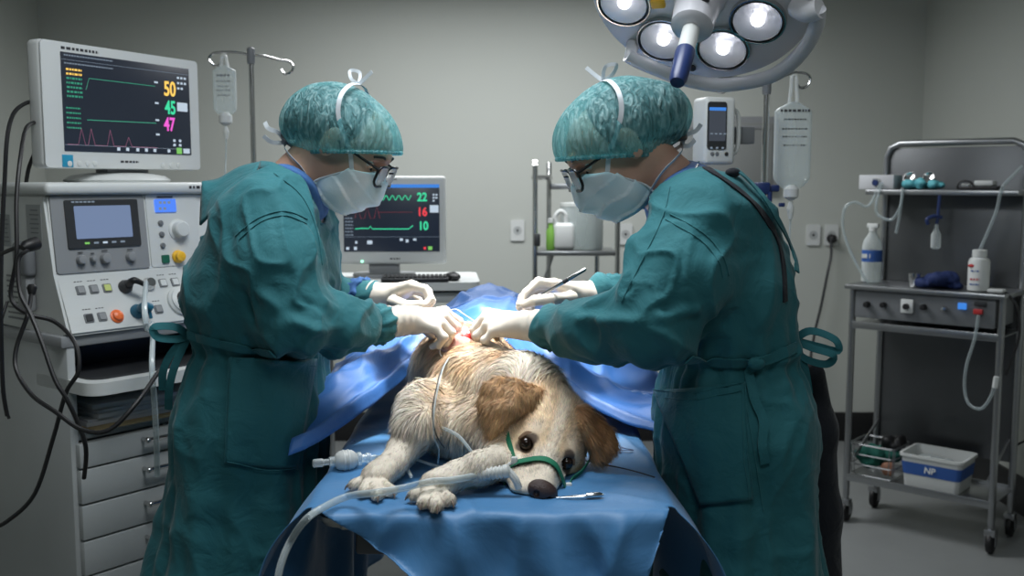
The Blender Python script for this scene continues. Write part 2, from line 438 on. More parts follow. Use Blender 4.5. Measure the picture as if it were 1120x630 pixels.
def trace(pts, r, m, parent, y, name='trace'):
    b = MB(); b.tube([(x, y, z) for x, z in pts], r, n=4, smooth=False); return b.build(name, m, parent)
def micro(rg, x0, x1, z, h, gap=.4):
    out = []; x = x0
    while x < x1:
        w = min(rg.uniform(.7, 2.2) * h, x1 - x); out.append((x + w / 2, z, w * .85, h)); x += w + h * gap
    return out

# ================================================================== LEFT: ANAESTHESIA WORKSTATION
CO = W(79, 523, 2.5); CO.z = 0
RZ = R(52)
cart = thing('equipment_cabinet', 'grey-white wheeled drawer cabinet under the anaesthesia console at left', 'cabinet', CO, RZ)
cw, cdp = .56, .44
MB().box((.012, cdp / 2, .62), (.024, cdp, .98), .006).build('side_panel', M['enamel'], cart)
MB().box((cw - .012, cdp / 2, .62), (.024, cdp, .98), .006).build('side_panel', M['enamel'], cart)
MB().box((cw / 2, cdp - .01, .62), (cw - .05, .012, .96), .003).build('back_panel', M['grey'], cart)
MB().box((cw / 2, cdp / 2, .845), (cw - .05, cdp - .03, .014), .002).build('compartment_floor', M['enamel'], cart)
MB().box((cw / 2, cdp / 2 + .01, 1.10), (cw + .03, cdp + .03, .03), .006).build('top_deck', M['midgrey'], cart)
zt = .838
for k in range(5):
    h = (.068, .094, .095, .095, .12)[k]; zt2 = zt - h
    d = MB().box((cw / 2, -.004, (zt + zt2) / 2), (cw - .026, .03, h - .005), .004).build('drawer', M['enamel'], cart)
    hb = MB(); zc = (zt + zt2) / 2 + .012
    hb.tube([(.19, -.016, zc), (.19, -.044, zc), (.375, -.044, zc), (.375, -.016, zc)], .0062, n=10, smooth=False)
    hb.ell((.19, -.044, zc), (.0085, .0085, .0085), 12, 8); hb.build('handle', M['chrome'], d)
    zt = zt2
MB().box((cw / 2, cdp / 2, .10), (cw, cdp, .07), .012).build('base_plinth', M['enamel'], cart)
for x, y in ((.05, .03), (cw - .05, .03), (.05, cdp - .04), (cw - .05, cdp - .04)):
    f = MB(); f.box((x, y, .078), (.05, .05, .02), .006); f.cyl((x, y, .07), (x, y, .045), .009); w = f.build('caster', M['enamel'], cart)
    MB().lathe((x - .014, y, .037), (1, 0, 0), [(.026, 0), (.036, .004), (.037, .014), (.036, .024), (.026, .028)], 24).build('wheel', M['black'], w)
# pull-out tray with a rounded lip
poly = [(.0, .16), (.0, .0)] + [(.0 + .05 - .05 * math.cos(R(a)), -.06 - .05 * math.sin(R(a))) for a in range(0, 91, 15)] + [(cw - .05 + .05 * math.sin(R(a)), -.06 - .05 * math.cos(R(a))) for a in range(0, 91, 15)] + [(cw, .0), (cw, .16)]
m = MB(); m.prism([(x + .012, y) for x, y in poly], .032, Matrix.Translation((-.012, 0, .972))); tr = m.build('work_tray', M['white'], cart)
m = MB(); m.prism([(.03 + x * .90, .02 + y * .8) for x, y in poly], .006, Matrix.Translation((0, 0, 1.003))); m.build('tray_mat', M['dark'], tr)
MB().box((cw / 2, .24, 1.035), (cw - .06, .02, .12), .002).build('recess_panel', M['dark'], cart)

# console body, extruded profile
con = thing('anaesthesia_console', 'white anaesthesia machine with dark framed screen and angled knob panel', 'medical machine', CO + Vector((0, 0, 1.118)), RZ)
def prof_extrude(b, poly, x0, x1):
    n = len(poly); vs = [(x0, y, z) for y, z in poly] + [(x1, y, z) for y, z in poly]
    fs = [tuple(range(n)), tuple(range(n, 2 * n))[::-1]] + [(i, i + n, (i + 1) % n + n, (i + 1) % n) for i in range(n)]
    b._add(vs, fs); return b
prof = [(.075, .352), (.052, .145), (-.022, -.002), (.035, -.008), (.46, -.002), (.46, .352)]
m = MB(); prof_extrude(m, prof, .0, .50); bmesh.ops.bevel(m.bm, geom=m.bm.edges[:], offset=.007, segments=2, affect='EDGES')
m.build('housing', M['white'], con)
m = MB().box((.25, .262, .366), (.515, .425, .032), .012, seg=3); m.build('lid', M['white'], con)
bars(micro(random, .405, .475, .368, .008), M['ink'], 'printed_name', con, .0488)
upn = Vector((0, -.207, .023)).normalized(); PU = math.atan2(.023, .207)      # upper face tilt
def up(x, s, d=0.0):
    """point on upper face: s from top(0) to bottom(1)"""
    return Vector((x, .075 - .023 * s, .352 - .207 * s)) + Vector((0, -.994, .11)) * d
def lowp(x, s, d=0.0):
    return Vector((x, .052 - .074 * s, .145 - .147 * s)) + Vector((0, -.893, .45)) * d
UT = lambda x, s, d: Matrix.Translation(up(x, s, d)) @ Matrix.Rotation(R(90) - R(6.3), 4, 'X')
LT = lambda x, s, d: Matrix.Translation(lowp(x, s, d)) @ Matrix.Rotation(R(90) - R(26.7), 4, 'X')
m = MB(); m.prism(rrect(.262, .2, .008), .006, UT(.142, .50, 0)); bz = m.build('screen_surround', M['midgrey'], con)
m = MB(); m.prism(rrect(.205, .125, .004), .008, UT(.148, .38, .003)); m.build('screen_bezel', M['dark'], con)
m = MB(); m.prism(rrect(.158, .085, .003), .0015, UT(.148, .36, .011)); m.build('screen', E_['pale'], con)
for k in range(5):
    m = MB(); m.prism(rrect(.013, .005, .001), .001, UT(.096 + k * .025, .62, .011)); m.build('soft_key_label', (E_['lime'] if k == 0 else E_['dwhite'] if k != 2 else E_['white']), con)
for k in range(6):
    m = MB(); m.prism(rrect(.008, .004, .001), .001, UT(.068 + k * .011, .105, .011)); m.build('bezel_marking', E_['dwhite'], con)
for x, r in ((.075, .012), (.108, .008), (.142, .0135), (.215, .013)):
    q = up(x, .82, .006); m = MB(); m.lathe(q, (0, -.994, .11), [(r, 0), (r, .012), (r * .85, .016), (r * .4, .017)], 24)
    kn = m.build('knob', M['midgrey'], con); bars([(x, q.z + r + .007, r * 1.2, .0025)], M['ink'], 'knob_marking', kn, q.y - .002)
m = MB(); m.prism(rrect(.16, .2, .008), .004, UT(.36, .50, 0)); m.build('control_plate', M['white'], con)
m = MB(); m.prism(rrect(.066, .036, .003), .004, UT(.338, .17, .004)); l = m.build('lcd_screen', E_['lcd'], con)
for k, (x, s) in enumerate(((.322, .13), (.335, .13), (.349, .13), (.32, .21), (.334, .21))):
    m = MB(); m.prism(rrect(.008, .007, .001), .001, UT(x, s, .008)); m.build('lcd_digit', E_['dwhite'], l)
q = up(.372, .50, .004); m = MB(); m.lathe(q, (0, -.994, .11), [(.030, 0), (.030, .003), (.0235, .006), (.0225, .024), (.019, .028), (.002, .029)], 32); m.build('large_dial', M['white'], con)
for s in (.40, .55, .70):
    m = MB(); m.lathe(up(.318, s, .004), (0, -.994, .11), [(.0075, 0), (.0075, .005), (.0055, .007)], 18); m.build('round_button', M['grey'], con)
m = MB(); m.prism(rrect(.022, .022, .003), .006, UT(.322, .88, .004)); m.build('green_switch', M['greenb'], con)
m = MB(); m.lathe(up(.362, .86, .004), (0, -.994, .11), [(.018, 0), (.018, .006), (.014, .01), (.014, .02), (.010, .022)], 24); m.build('yellow_button', M['yellow'], con)
bars([(.338, up(0, .05).z, .05, .004), (.37, up(0, .30).z, .012, .004)] + [(.318, up(0, s).z + .012, .014, .002) for s in (.40,)], M['ink'], 'plate_marking', con, .066)
def sqb(x, s, mm, w=.024, name='push_button'):
    m = MB(); m.prism(rrect(w, w, .003), .003, LT(x, s, 0)); b = m.build(name, M['grey'], con)
    m = MB(); m.prism(rrect(w * .72, w * .72, .002), .005, LT(x, s, .001)); m.build('button_cap', mm, b)
    m = MB()
    for k in range(3): m.prism(rrect(.006, .0022, .0005), .0004, LT(x - .008 + k * .008, s - .15, .0))
    m.build('button_marking', M['ink'], b)
for x, s, mm in ((.062, .27, 'midgrey'), (.098, .27, 'midgrey'), (.135, .27, 'lime'), (.062, .74, 'dark'), (.098, .74, 'midgrey'), (.262, .72, 'midgrey'), (.300, .27, 'white'), (.338, .27, 'white')):
    sqb(x, s, M[mm])
m = MB(); m.lathe(lowp(.138, .76), (0, -.893, .45), [(.018, 0), (.018, .004), (.014, .006), (.013, .012), (.008, .015), (.002, .0155)], 24); m.build('orange_button', M['orange'], con)
for x, s, r, mm in ((.186, .28, .019, 'dark'), (.255, .27, .018, 'chrome'), (.199, .72, .02, 'tealplug')):
    m = MB(); m.lathe(lowp(x, s), (0, -.893, .45), [(r, 0), (r, .006), (r * .8, .012), (r * .7, .02)], 24); m.build('socket', M[mm], con)
m = MB(); m.lathe(lowp(.338, .62), (0, -.893, .45), [(.042, 0), (.042, .008), (.036, .014), (.036, .018), (.03, .022)], 36); dl = m.build('flow_dial', M['white'], con)
m = MB(); m.lathe(lowp(.338, .62, .02), (0, -.893, .45), [(.024, 0), (.021, .014), (.003, .016)], 24); m.build('dial_cap', M['dark'], dl)
# warning labels, vents and the grey side socket on the left flank
for (y, z, w, h) in ((.13, .28, .075, .09), (.30, .255, .085, .085)):
    m = MB().box((-.0008, y, z), (.0012, w, h)); lb = m.build('side_label', mat('label_stock', (.36, .38, .38), .7, bump=.02), con)
    m = MB()
    for k in range(6):
        m.box((-.0018, y - .004, z + h / 2 - .014 - k * .0115), (.0006, w * random.uniform(.5, .8), .003))
    m.build('label_print', M['grey'], lb)
m = MB()
for k in range(9): m.box((-.0015, .24, .135 - k * .014), (.003, .10, .005), .001)
m.build('side_vent', M['grey'], con)
m = MB().box((-.016, .16, .185), (.032, .075, .09), .012, seg=3); sk = m.build('side_socket_box', M['grey'], con)
MB().box((-.014, .16, .10), (.028, .05, .10), .008).build('side_clip', M['midgrey'], sk)

# papers in the open compartment
zp = .853; rr = random.Random(4)
for k in range(7):
    mm = 'manila' if k in (1,) else 'paper'
    w, d, h = .30 + rr.uniform(-.02, .02), .22, (.006 if mm == 'manila' else rr.uniform(.006, .013))
    a = rr.uniform(-6, 6); lift = .0
    o = MB().box((0, 0, h / 2), (w, d, h), .001).build('folder' if mm == 'manila' else 'paper_stack', M[mm])
    o.location = CO + Matrix.Rotation(RZ, 3, 'Z') @ Vector((.05 + w / 2 + k * .006, .115 + rr.uniform(0, .01) - (.03 if mm == 'manila' else 0), zp)); o.rotation_euler = (0, 0, RZ + R(a)); zp += h + .0008
    pos = ('lowest', 'tan', 'second lowest white', 'third white', 'fourth white', 'fifth white', 'topmost')[k]
    tag(o, ('tan card folder sticking out of the paper pile' if mm == 'manila' else pos + ' sheaf of papers piled in the open cabinet shelf'), 'folder' if mm == 'manila' else 'papers', 'papers piled in the cabinet shelf')

# ---- big patient monitor on the console
Yl = 2.58; A = W(46, 112, Yl); B_ = W(218, 130, Yl * 143 / 120.0)
uu = (B_ - A); uu.z = 0; MW = uu.length; mrz = math.atan2(uu.y, uu.x)
ctr = (A + B_) / 2; zc = (W(46, 41, Yl).z + W(48, 184, Yl).z) / 2; MH = W(46, 41, Yl).z - W(48, 184, Yl).z
mon = thing('patient_monitor', 'large widescreen patient monitor reading 50, 45 and 47 on the console', 'monitor', (ctr.x, ctr.y, CO.z + 1.118 + .382), mrz)
zm = zc - mon.location.z
MB().box((0, .028, zm), (MW, .055, MH), .014, seg=3).build('casing', M['white'], mon)
m = MB(); fr = rrect(MW - .004, MH - .004, .012); m.prism(fr, .004, FACE(0, .004, zm)); m.build('front_bezel', M['white'], mon)
def mp(px, py): return on_face(mon, px, py, 0.0)
c00 = mp(65.5, 56); c11 = mp(209, 171)
sx0, sx1 = c00.x, c11.x; sz1 = c00.z; sz0 = mp(65, 165).z
scx, scz, sw, sh = (sx0 + sx1) / 2, (sz0 + sz1) / 2, sx1 - sx0, sz1 - sz0
scr = MB().box((scx, -.0005, scz), (sw, .003, sh), .001).build('screen', E_['sbg'], mon)
ys = -.0026
P_ = lambda u, v: (sx0 + sw * u, sz1 - sh * v)
x, z = P_(.83, .25); F = lambda u, v: FACE(sx0 + sw * u, ys, sz1 - sh * v)
text('50', .058, 'reading_50', E_['yellow'], scr, F(.825, .265), .0012, .80)
text('45', .054, 'reading_45', E_['green'], scr, F(.825, .475), .0012, .78)
text('47', .054, 'reading_47', E_['magenta'], scr, F(.812, .665), .0012, .78)
trace([P_(.165, .36), P_(.19, .24), P_(.70, .245)], .0009, E_['dgreen'], scr, ys)
trace([P_(.165, .67), P_(.70, .655)], .0011, E_['dgreen'], scr, ys)
pts = [P_(.02, .93)]
for u in (.12, .19, .33, .47):
    a = .17 if u < .4 else .1; pts += [P_(u - .025, .93), P_(u, .93 - a), P_(u + .025, .93)]
trace(pts + [P_(.70, .93)], .0008, E_['pink'], scr, ys)
trace([P_(.0, .935), P_(1, .935)], .0005, E_['dwhite'], scr, ys, 'divider'); trace([P_(.0, .075), P_(1, .075)], .0005, E_['dwhite'], scr, ys, 'divider')
rg = random.Random(5); rows = []
for v in (.03, .11):
    x, z = P_(.02, v); rows += micro(rg, x, x + sw * .35, z, .0035)
bars(rows, E_['dwhite'], 'header_text', scr, ys)
rows = []; grn = []
for k in range(7):
    x, z = P_(.03, .17 + k * .045); (rows if k < 2 else grn).extend(micro(rg, x, x + sw * .11, z, .005))
for k in range(5):
    x, z = P_(.02, .56 + k * .05); grn.extend(micro(rg, x, x + sw * .10, z, .004))
bars(rows, E_['yellow'], 'side_text', scr, ys); bars(grn[:len(grn) // 2], E_['dgreen'], 'side_text', scr, ys); bars(grn[len(grn) // 2:], E_['dgreen'], 'side_text', scr, ys)
rows = [(*P_(.93, .45), sw * .09, sh * .10), (*P_(.955, .955), sw * .055, sh * .055)] + [(*P_(u, .96), sw * .022, sh * .035) for u in (.39, .46, .54, .61, .68, .80)] + [(*P_(.71, v), sw * .03, .005) for v in (.2, .43, .62, .78)] + [(*P_(.9 + .03 * (k % 3), .12 + .06 * (k // 3)), sw * .018, .006) for k in range(8)] + [(*P_(.85 + .05 * (k % 2), .84 + .05 * (k // 2)), sw * .02, .007) for k in range(4)]
[bars([r_], E_['white'], 'icon', scr, ys) for r_ in rows]; bars([(*P_(.89, .955), sw * .045, sh * .07)], E_['lime'], 'green_icon', scr, ys)
q = mp(74, 176); MB().box((q.x, 0, q.z), (.034, .003, .032), .001).build('blue_badge', M['cyanb'], mon)
q = mp(66, 50); bars(micro(rg, q.x, q.x + .12, q.z - .004, .007), M['ink'], 'printed_brand', mon, -.0004)
q = mp(141, 177); bars(micro(rg, q.x - .03, q.x + .035, q.z, .006), M['ink'], 'printed_model', mon, -.0004)
for px in (76, 87, 96, 104, 178, 187, 195):
    q = mp(px, 179 if px < 150 else 181); m = MB(); m.lathe((q.x, .001, q.z), (0, -1, 0), [(.008, 0), (.0075, .003), (.005, .0038)], 18); m.build('front_button', M['white'], mon)
MB().box((.02, .05, (zm - MH / 2) / 2 + .02), (.15, .05, zm - MH / 2 + .03), .006).build('stand_neck', M['grey'], mon)
m = MB(); m.lathe((.02, .09, 0), (0, 0, 1), [(.13, 0), (.135, .006), (.12, .018), (.08, .026), (.01, .028)], 40); m.build('stand_base', M['white'], mon, xf=Matrix.Diagonal((1.25, .8, 1, 1)))

# ---- cables on the left
def cable(name, label, pix, r, m, group=None, cat='cable', **kw):
    pts = [W(*q) for q in pix]; o = MB().tube(pts, r, **kw).build(name, m); return tag(o, label, cat, group)
g = 'black leads running down the left of the workstation'
for lab, pix in (('thick black lead from upper port on the big monitor edge', [(47, 114, 2.62), (38, 112, 2.62), (28, 113, 2.6), (15, 124, 2.55), (8, 150, 2.5), (5, 200, 2.48), (2, 260, 2.46), (1, 330, 2.44), (3, 420, 2.42), (8, 455, 2.42)]),
                 ('black lead from second port of big monitor looping past the cabinet side', [(47, 136, 2.64), (38, 134, 2.6), (28, 142, 2.5), (22, 175, 2.42), (18, 220, 2.38), (18, 280, 2.35), (12, 325, 2.34), (30, 343, 2.33), (60, 352, 2.34), (82, 375, 2.3), (86, 405, 2.28), (72, 430, 2.28), (58, 480, 2.3), (38, 540, 2.3), (8, 570, 2.32), (-15, 580, 2.34)]),
                 ('short black lead behind the left edge of the big monitor', [(50, 150, 2.68), (42, 160, 2.66), (32, 182, 2.64), (28, 204, 2.64)]),
                 ('black lead from the side socket crossing the cabinet in a long diagonal', [(36, 270, 2.36), (28, 275, 2.33), (20, 285, 2.32), (22, 320, 2.3), (34, 345, 2.28), (46, 375, 2.26), (60, 415, 2.24), (72, 435, 2.24), (84, 460, 2.25), (94, 490, 2.26), (92, 523, 2.3)]),
                 ('black lead sagging from the cabinet side to behind the left surgeon', [(35, 318, 2.36), (30, 345, 2.3), (18, 380, 2.28), (18, 405, 2.26), (35, 432, 2.22), (60, 450, 2.18), (90, 470, 2.16), (120, 470, 2.16), (150, 440, 2.2), (175, 405, 2.3), (195, 385, 2.4)]),
                 ('black lead stub entering the side socket from the far left', [(-12, 282, 2.45), (0, 278, 2.42), (15, 272, 2.38), (34, 268, 2.36)]),
                 ('thin black lead curling down low beside the cabinet', [(8, 330, 2.6), (0, 360, 2.55), (2, 400, 2.5), (5, 440, 2.5), (10, 458, 2.5)])):
    cable('black_cable', lab, pix, .0052 if 'thin' not in lab else .004, M['black'], g)
for px, py, Y, lab in ((41, 115, 2.6, 'upper'), (42, 135, 2.62, 'lower')):
    a = W(px - 5, py - .5, Y); b = W(px + 6, py + .5, Y + .02); o = MB().lathe(a, b - a, [(.006, 0), (.011, .008), (.013, (b - a).length)], 16).build('cable_plug', M['black']); tag(o, lab + ' black plug on the left edge of the big monitor', 'plug')
a = W(24, 271, 2.33); b = W(40, 266, 2.37); o = MB().lathe(a, b - a, [(.006, 0), (.014, .01), (.016, .03), (.016, (b - a).length)], 16).build('cable_plug', M['black']); tag(o, 'black round plug pushed into grey side socket of the console', 'plug')
a = W(35, 312, 2.36); b = W(35, 323, 2.35); o = MB().lathe(a, b - a, [(.009, 0), (.012, .006), (.008, .022), (.005, (b - a).length)], 16).build('cable_plug', M['black']); tag(o, 'small black plug hanging below the grey side socket', 'plug')
# plug and hoses at the front sockets of the console
a = to_world = None
cm = Matrix.Translation(con.location) @ Matrix.Rotation(RZ, 4, 'Z')
p0 = cm @ lowp(.186, .28, .012); p1 = cm @ lowp(.186, .28, .045)
pl = MB(); pl.tube([p0, p1, p1 + Vector((.012, .01, -.004)), p1 + Vector((.024, .02, -.014))], lambda t: .011 - .005 * t, n=12)
tag(pl.build('probe_plug', M['black']), 'black angled probe plug in the lower panel of the console', 'plug')
p0 = cm @ lowp(.199, .72, .012); p1 = cm @ lowp(.199, .72, .04)
pl = MB(); pl.tube([p0, p1, p1 + Vector((.012, .012, -.006))], .012, n=14); pl.tube([p1 + Vector((.008, .008, -.006)), p1 + Vector((.012, .012, -.034))], .005)
tag(pl.build('gas_plug', M['tealplug']), 'teal gas connector below the black probe plug', 'connector')
s = p1 + Vector((.012, .012, -.03))
o = MB().tube([cm @ lowp(.186, .28, .05) + Vector((.024, .02, -.01)), W(158, 335, 2.42), W(161, 360, 2.38), s + Vector((.008, -.01, -.02)), W(166, 400, 2.34), W(169, 440, 2.32), W(171, 480, 2.32), W(172, 520, 2.36)], .0068).build('sampling_hose', M['glass2'])
tag(o, 'clear hose hanging from the console past the drawer handles', 'hose')

# wheeled base of a stand just outside the left edge
wb = thing('wheeled_stand', 'white wheeled foot of a stand low at the left edge behind the cabinet', 'stand', (W(-60, 590, 3.9).x, 3.9, 0)); e = W(22, 585, 3.88) - Vector(wb.location)
MB().box((e.x / 2, 0, .15), (e.x, .09, .07), .02).build('foot_bar', M['white'], wb); MB().cyl((0, 0, .12), (0, 0, .95), .025).build('column', M['enamel'], wb)
w_ = W(9, 610, 3.88) - Vector(wb.location); f = MB().cyl((w_.x, 0, .12), (w_.x, 0, .07), .012).build('caster', M['enamel'], wb); MB().lathe((w_.x - .016, 0, .05), (1, 0, 0), [(.035, 0), (.048, .005), (.048, .027), (.035, .032)], 24).build('wheel', M['black'], f)
MB().box((0, 0, .15), (.16, .40, .06), .02).build('cross_foot', M['white'], wb)

# ================================================================== IV STANDS
def hook_loop(b, p, s):  # curled hook in XZ plane
    b.tube([p + Vector(q) for q in ((0, 0, 0), (.03 * s, 0, -.004), (.045 * s, 0, -.02), (.035 * s, 0, -.04), (.015 * s, 0, -.045), (.004 * s, 0, -.03))], .0042, n=8)
def iv_stand(px, ytop, Y, hl, hr, label):
    p = W(px, ytop, Y); p.x = W(px, 195, Y).x
    t = thing('drip_stand', label, 'drip stand', (p.x, Y, 0)); H = p.z
    MB().cyl((0, 0, .06), (0, 0, 1.15), .0125).build('pole', M['chrome'], t); MB().cyl((0, 0, 1.1), (0, 0, H), .0095).build('upper_pole', M['chrome'], t)
    MB().lathe((0, 0, 1.13), (0, 0, 1), [(.016, 0), (.02, .01), (.02, .04), (.014, .05)], 20).build('collar', M['dark'], t)
    MB().lathe((0, 0, H - .03), (0, 0, 1), [(.012, 0), (.0135, .01), (.0135, .05), (.008, .055)], 20).build('head_block', M['grey'], t)
    for px2, py2, s in ((*hl, -1), (*hr, 1)):
        q = W(px2, py2, Y) - Vector((p.x, Y, 0)); b = MB(); b.tube([(0, 0, H), Vector((q.x * .5, 0, (H + q.z) / 2 + .004)), q], .0045, n=8); hook_loop(b, q, s); b.build('hook', M['chrome'], t)
    for k in range(5):
        a = R(72 * k + 20); b = MB(); e = (.27 * math.cos(a), .27 * math.sin(a), .07)
        b.tube([(0, 0, .085), e], .011, smooth=False); lg = b.build('leg', M['chrome'], t)
        MB().lathe((e[0] - .009, e[1], .031), (1, 0, 0), [(.02, 0), (.03, .003), (.03, .015), (.02, .018)], 18).build('caster', M['black'], lg)
    return t
iv_stand(278, 60, 3.45, (243, 57), (306, 66), 'chrome drip stand behind the left surgeon')
iv_stand(836, 92, 3.0, (797, 84), (870, 79), 'chrome drip stand behind the right surgeon')
def poly_bag(b, w, h, th, top):
    """soft bag hanging down from z=0"""
    n = 28; prof = []
    for k in range(n + 1):
        t = k / n; z = -h * t
        ww = w / 2 * (min(1, (t / .12 + .25)) if t < .09 else 1) * (1 - max(0, (t - .85) / .15) ** 2 * .5); tt = th / 2 * (0.25 + .75 * math.sin(math.pi * min(1, .15 + t * .8)) ** .7) * (1 - max(0, (t - .9) / .1) * .5)
        prof.append((z, ww, tt))
    vs, fs = [], []; m_ = 24
    for z, ww, tt in prof:
        for k in range(m_):
            a = 2 * math.pi * k / m_; c, s = math.cos(a), math.sin(a)
            vs.append((ww * math.copysign(abs(c) ** .6, c), tt * math.copysign(abs(s) ** .8, s), z))
    for i in range(n):
        for k in range(m_):
            a = i * m_ + k; b2 = i * m_ + (k + 1) % m_; fs.append((a, b2, b2 + m_, a + m_))
    fs.append(tuple(range(m_))[::-1]); fs.append(tuple(range(n * m_, (n + 1) * m_))); b._add(vs, fs); return b
def drip_bag(px, ytop, ybot, Y, wpx, hookpy, label, lines, tubepts, cpy):
    p = W(px, ytop, Y); h = p.z - W(px, ybot, Y).z; w = wpx / 1100 * Y; t = thing('drip_bag', label, 'drip bag', p)
    poly_bag(MB(), w, h, w * .42, 0).build('bag', M['glass'], t)
    top = W(px, hookpy, Y) - p
    b = MB(); b.tube([(-.012, 0, -.004), (-.008, 0, top.z * .6), (-.006, 0, top.z), (.006, 0, top.z), (.008, 0, top.z * .6), (.012, 0, -.004)], .006, smooth=True); b.build('hanging_loop', M['frosted'], t)
    b = MB(); rg = random.Random(3)
    for k, (v, ww) in enumerate(lines):
        for x, z, w1, h1 in micro(rg, -w * ww / 2, w * ww / 2, -h * v, .007 if k == 0 else .004): b.box((x, -w * .2, z), (w1, .001, h1))
    b.build('printed_lines', M['ink' if lines[0][1] > .7 else 'grey'], t)
    b = MB(); b.lathe((0, 0, -h + .01), (0, 0, -1), [(.012, 0), (.022, .012), (.022, .035), (.008, .045)], 18); b.build('outlet_port', M['white'], t)
    z1 = W(px, cpy, Y).z - p.z
    b = MB(); b.lathe((0, 0, -h - .035), (0, 0, -1), [(.004, 0), (.010, .02), (.010, -z1 - h - .055), (.005, -z1 - h - .035)], 16); b.build('drip_chamber', M['frosted'], t)
    b = MB(); b.tube([Vector((0, 0, z1))] + [W(*q) - p for q in tubepts], .0028, n=6); b.build('drip_line', M['glass2'], t)
    return t
drip_bag(245, 72, 126, 3.45, 25, 62, 'small clear drip bag hanging from the left drip stand', [(.2, .55), (.32, .6), (.42, .5), (.5, .6), (.6, .5)], [(247, 175, 3.43), (247, 200, 3.38), (255, 260, 3.3)], 152)
tb = drip_bag(868, 112, 206, 3.0, 40, 84, 'large clear fluid bag hanging from the right drip stand', [(.10, .8), (.2, .6), (.31, .7), (.4, .65), (.5, .6)], [(864, 250, 3.0), (862, 300, 2.98), (860, 380, 2.95)], 240)
o = MB().box(W(855, 224, 2.98), (.018, .012, .012), .003).build('roller_clamp', M['navy']); tag(o, 'tiny navy clamp beside the drip chamber of the large bag', 'clamp')
pc = W(833, 206, 3.0)
t = thing('pole_clamp', 'navy blue clamp gripping the right drip stand pole', 'clamp', pc)
MB().box((0, 0, 0), (.042, .05, .036), .006).build('clamp_body', M['navy'], t); MB().box((.035, -.005, 0), (.03, .02, .02), .004).build('clamp_jaw', M['navy'], t); MB().cyl((.02, -.02, -.01), (.02, -.02, -.04), .007).build('clamp_screw', M['navy'], t)
# infusion pump
pp = W(786, 180, 2.92)
t = thing('infusion_pump', 'white upright infusion pump with dark display on right drip stand', 'pump', pp, R(16))
hz = W(786, 106, 2.92).z - pp.z
m = MB().box((.0, .035, hz / 2), (.098, .085, hz), .012, seg=3); m.build('casing', M['white'], t)
m = MB(); m.prism(rrect(.060, .135, .008), .004, FACE(-.012, -.006, hz - .082)); d = m.build('display_frame', M['dark'], t)
m = MB(); m.prism(rrect(.052, .095, .003), .001, FACE(-.012, -.010, hz - .078)); s2 = m.build('display', emit('pump_display', (.05, .06, .08), .9), d)
m = MB(); m.prism(rrect(.052, .009, .001), .001, FACE(-.012, -.011, hz - .035)); m.build('display_header', E_['blue'], s2)
bars([(-.03 + k * .018, hz - .145, .007, .005) for k in range(3)] + [(-.03 + k * .014, hz - .105, .008, .003) for k in range(4)], E_['dwhite'], 'display_marks', s2, -.0115)
for x, mm in ((-.025, 'grey'), (-.01, 'grey'), (.02, 'dark')):
    m = MB(); m.lathe((x, -.006, .03), (0, -1, 0), [(.006, 0), (.006, .003), (.003, .004)], 14); m.build('keypad_button', M[mm], t)
MB().tube([(.052, .03, hz - .03), (.075, .03, hz - .05), (.075, .03, .05), (.052, .03, .03)], .007).build('carry_handle', M['white'], t)
MB().box((.085, .055, hz * .45), (.10, .04, .05), .004).build('pole_bracket', M['grey'], t)

# ================================================================== SECOND MONITOR CART
zd = W(440, 306, 3.82).z
dk = thing('instrument_cart', 'low white cart carrying the second monitor behind the left surgeon', 'cart', (W(430, 310, 3.9).x, 3.92, 0), R(4))
hw = .31
m = MB(); m.prism(rrect(.66, .44, .04), .03, Matrix.Translation((0.0, 0, zd - .03))); m.build('tabletop', M['white'], dk)
MB().box((0, 0, zd - .06), (.60, .38, .04), .006).build('apron', M['enamel'], dk)
for x in (-.27, .27):
    for y in (-.15, .15):
        b = MB(); b.cyl((x, y, .06), (x, y, zd - .04), .014); lg = b.build('leg', M['steel'], dk)
        MB().lathe((x - .011, y, .036), (1, 0, 0), [(.026, 0), (.035, .004), (.035, .018), (.026, .022)], 20).build('caster', M['black'], lg)
MB().box((0, 0, .35), (.56, .32, .02), .004).build('lower_shelf', M['enamel'], dk)
mo = thing('patient_monitor', 'smaller square-cornered monitor reading 22, 16 and 10 behind the left surgeon', 'monitor', (W(428, 300, 3.92).x, 3.92, zd + .002), R(2))
ztop = W(428, 193, 3.9).z - zd; zbot = W(428, 290, 3.9).z - zd; w2 = 121 / 1100 * 3.9; cz = (ztop + zbot) / 2; h2 = ztop - zbot
MB().box((0, .03, cz), (w2, .055, h2), .012, seg=3).build('casing', M['white'], mo)
c0 = on_face(mo, 375, 202, 0); c1 = on_face(mo, 481, 275, 0); sx0, sz1 = c0.x, c0.z; sw, sh = c1.x - c0.x, c0.z - c1.z
s2 = MB().box(((c0.x + c1.x) / 2, .0, (c0.z + c1.z) / 2), (sw, .004, sh), .001).build('screen', E_['sbg'], mo); ys = -.003
P_ = lambda u, v: (sx0 + sw * u, sz1 - sh * v); F = lambda u, v: FACE(sx0 + sw * u, ys, sz1 - sh * v)
bars([(*P_(.5, .02), sw, sh * .05)], E_['blue'], 'header_bar', s2, ys)
text('22', .046, 'reading_22', E_['green'], s2, F(.82, .19), .0012, .85); text('16', .046, 'reading_16', E_['red'], s2, F(.82, .41), .0012, .85); text('10', .046, 'reading_10', E_['green'], s2, F(.83, .62), .0012, .85)
trace([P_(.05 + .66 * k / 120, .18 - .07 * abs(math.cos(k / 120 * math.pi * 10)) ** 1.6 + .05) for k in range(121)], .0014, E_['green'], s2, ys)
pts = []
for k in range(4): pts += [P_(.12 + k * .1, .50), P_(.15 + k * .1, .32), P_(.18 + k * .1, .50)]
trace(pts[:9], .0011, E_['dred'], s2, ys); trace([P_(.36, .41), P_(.72, .41)], .0008, E_['dred'], s2, ys)
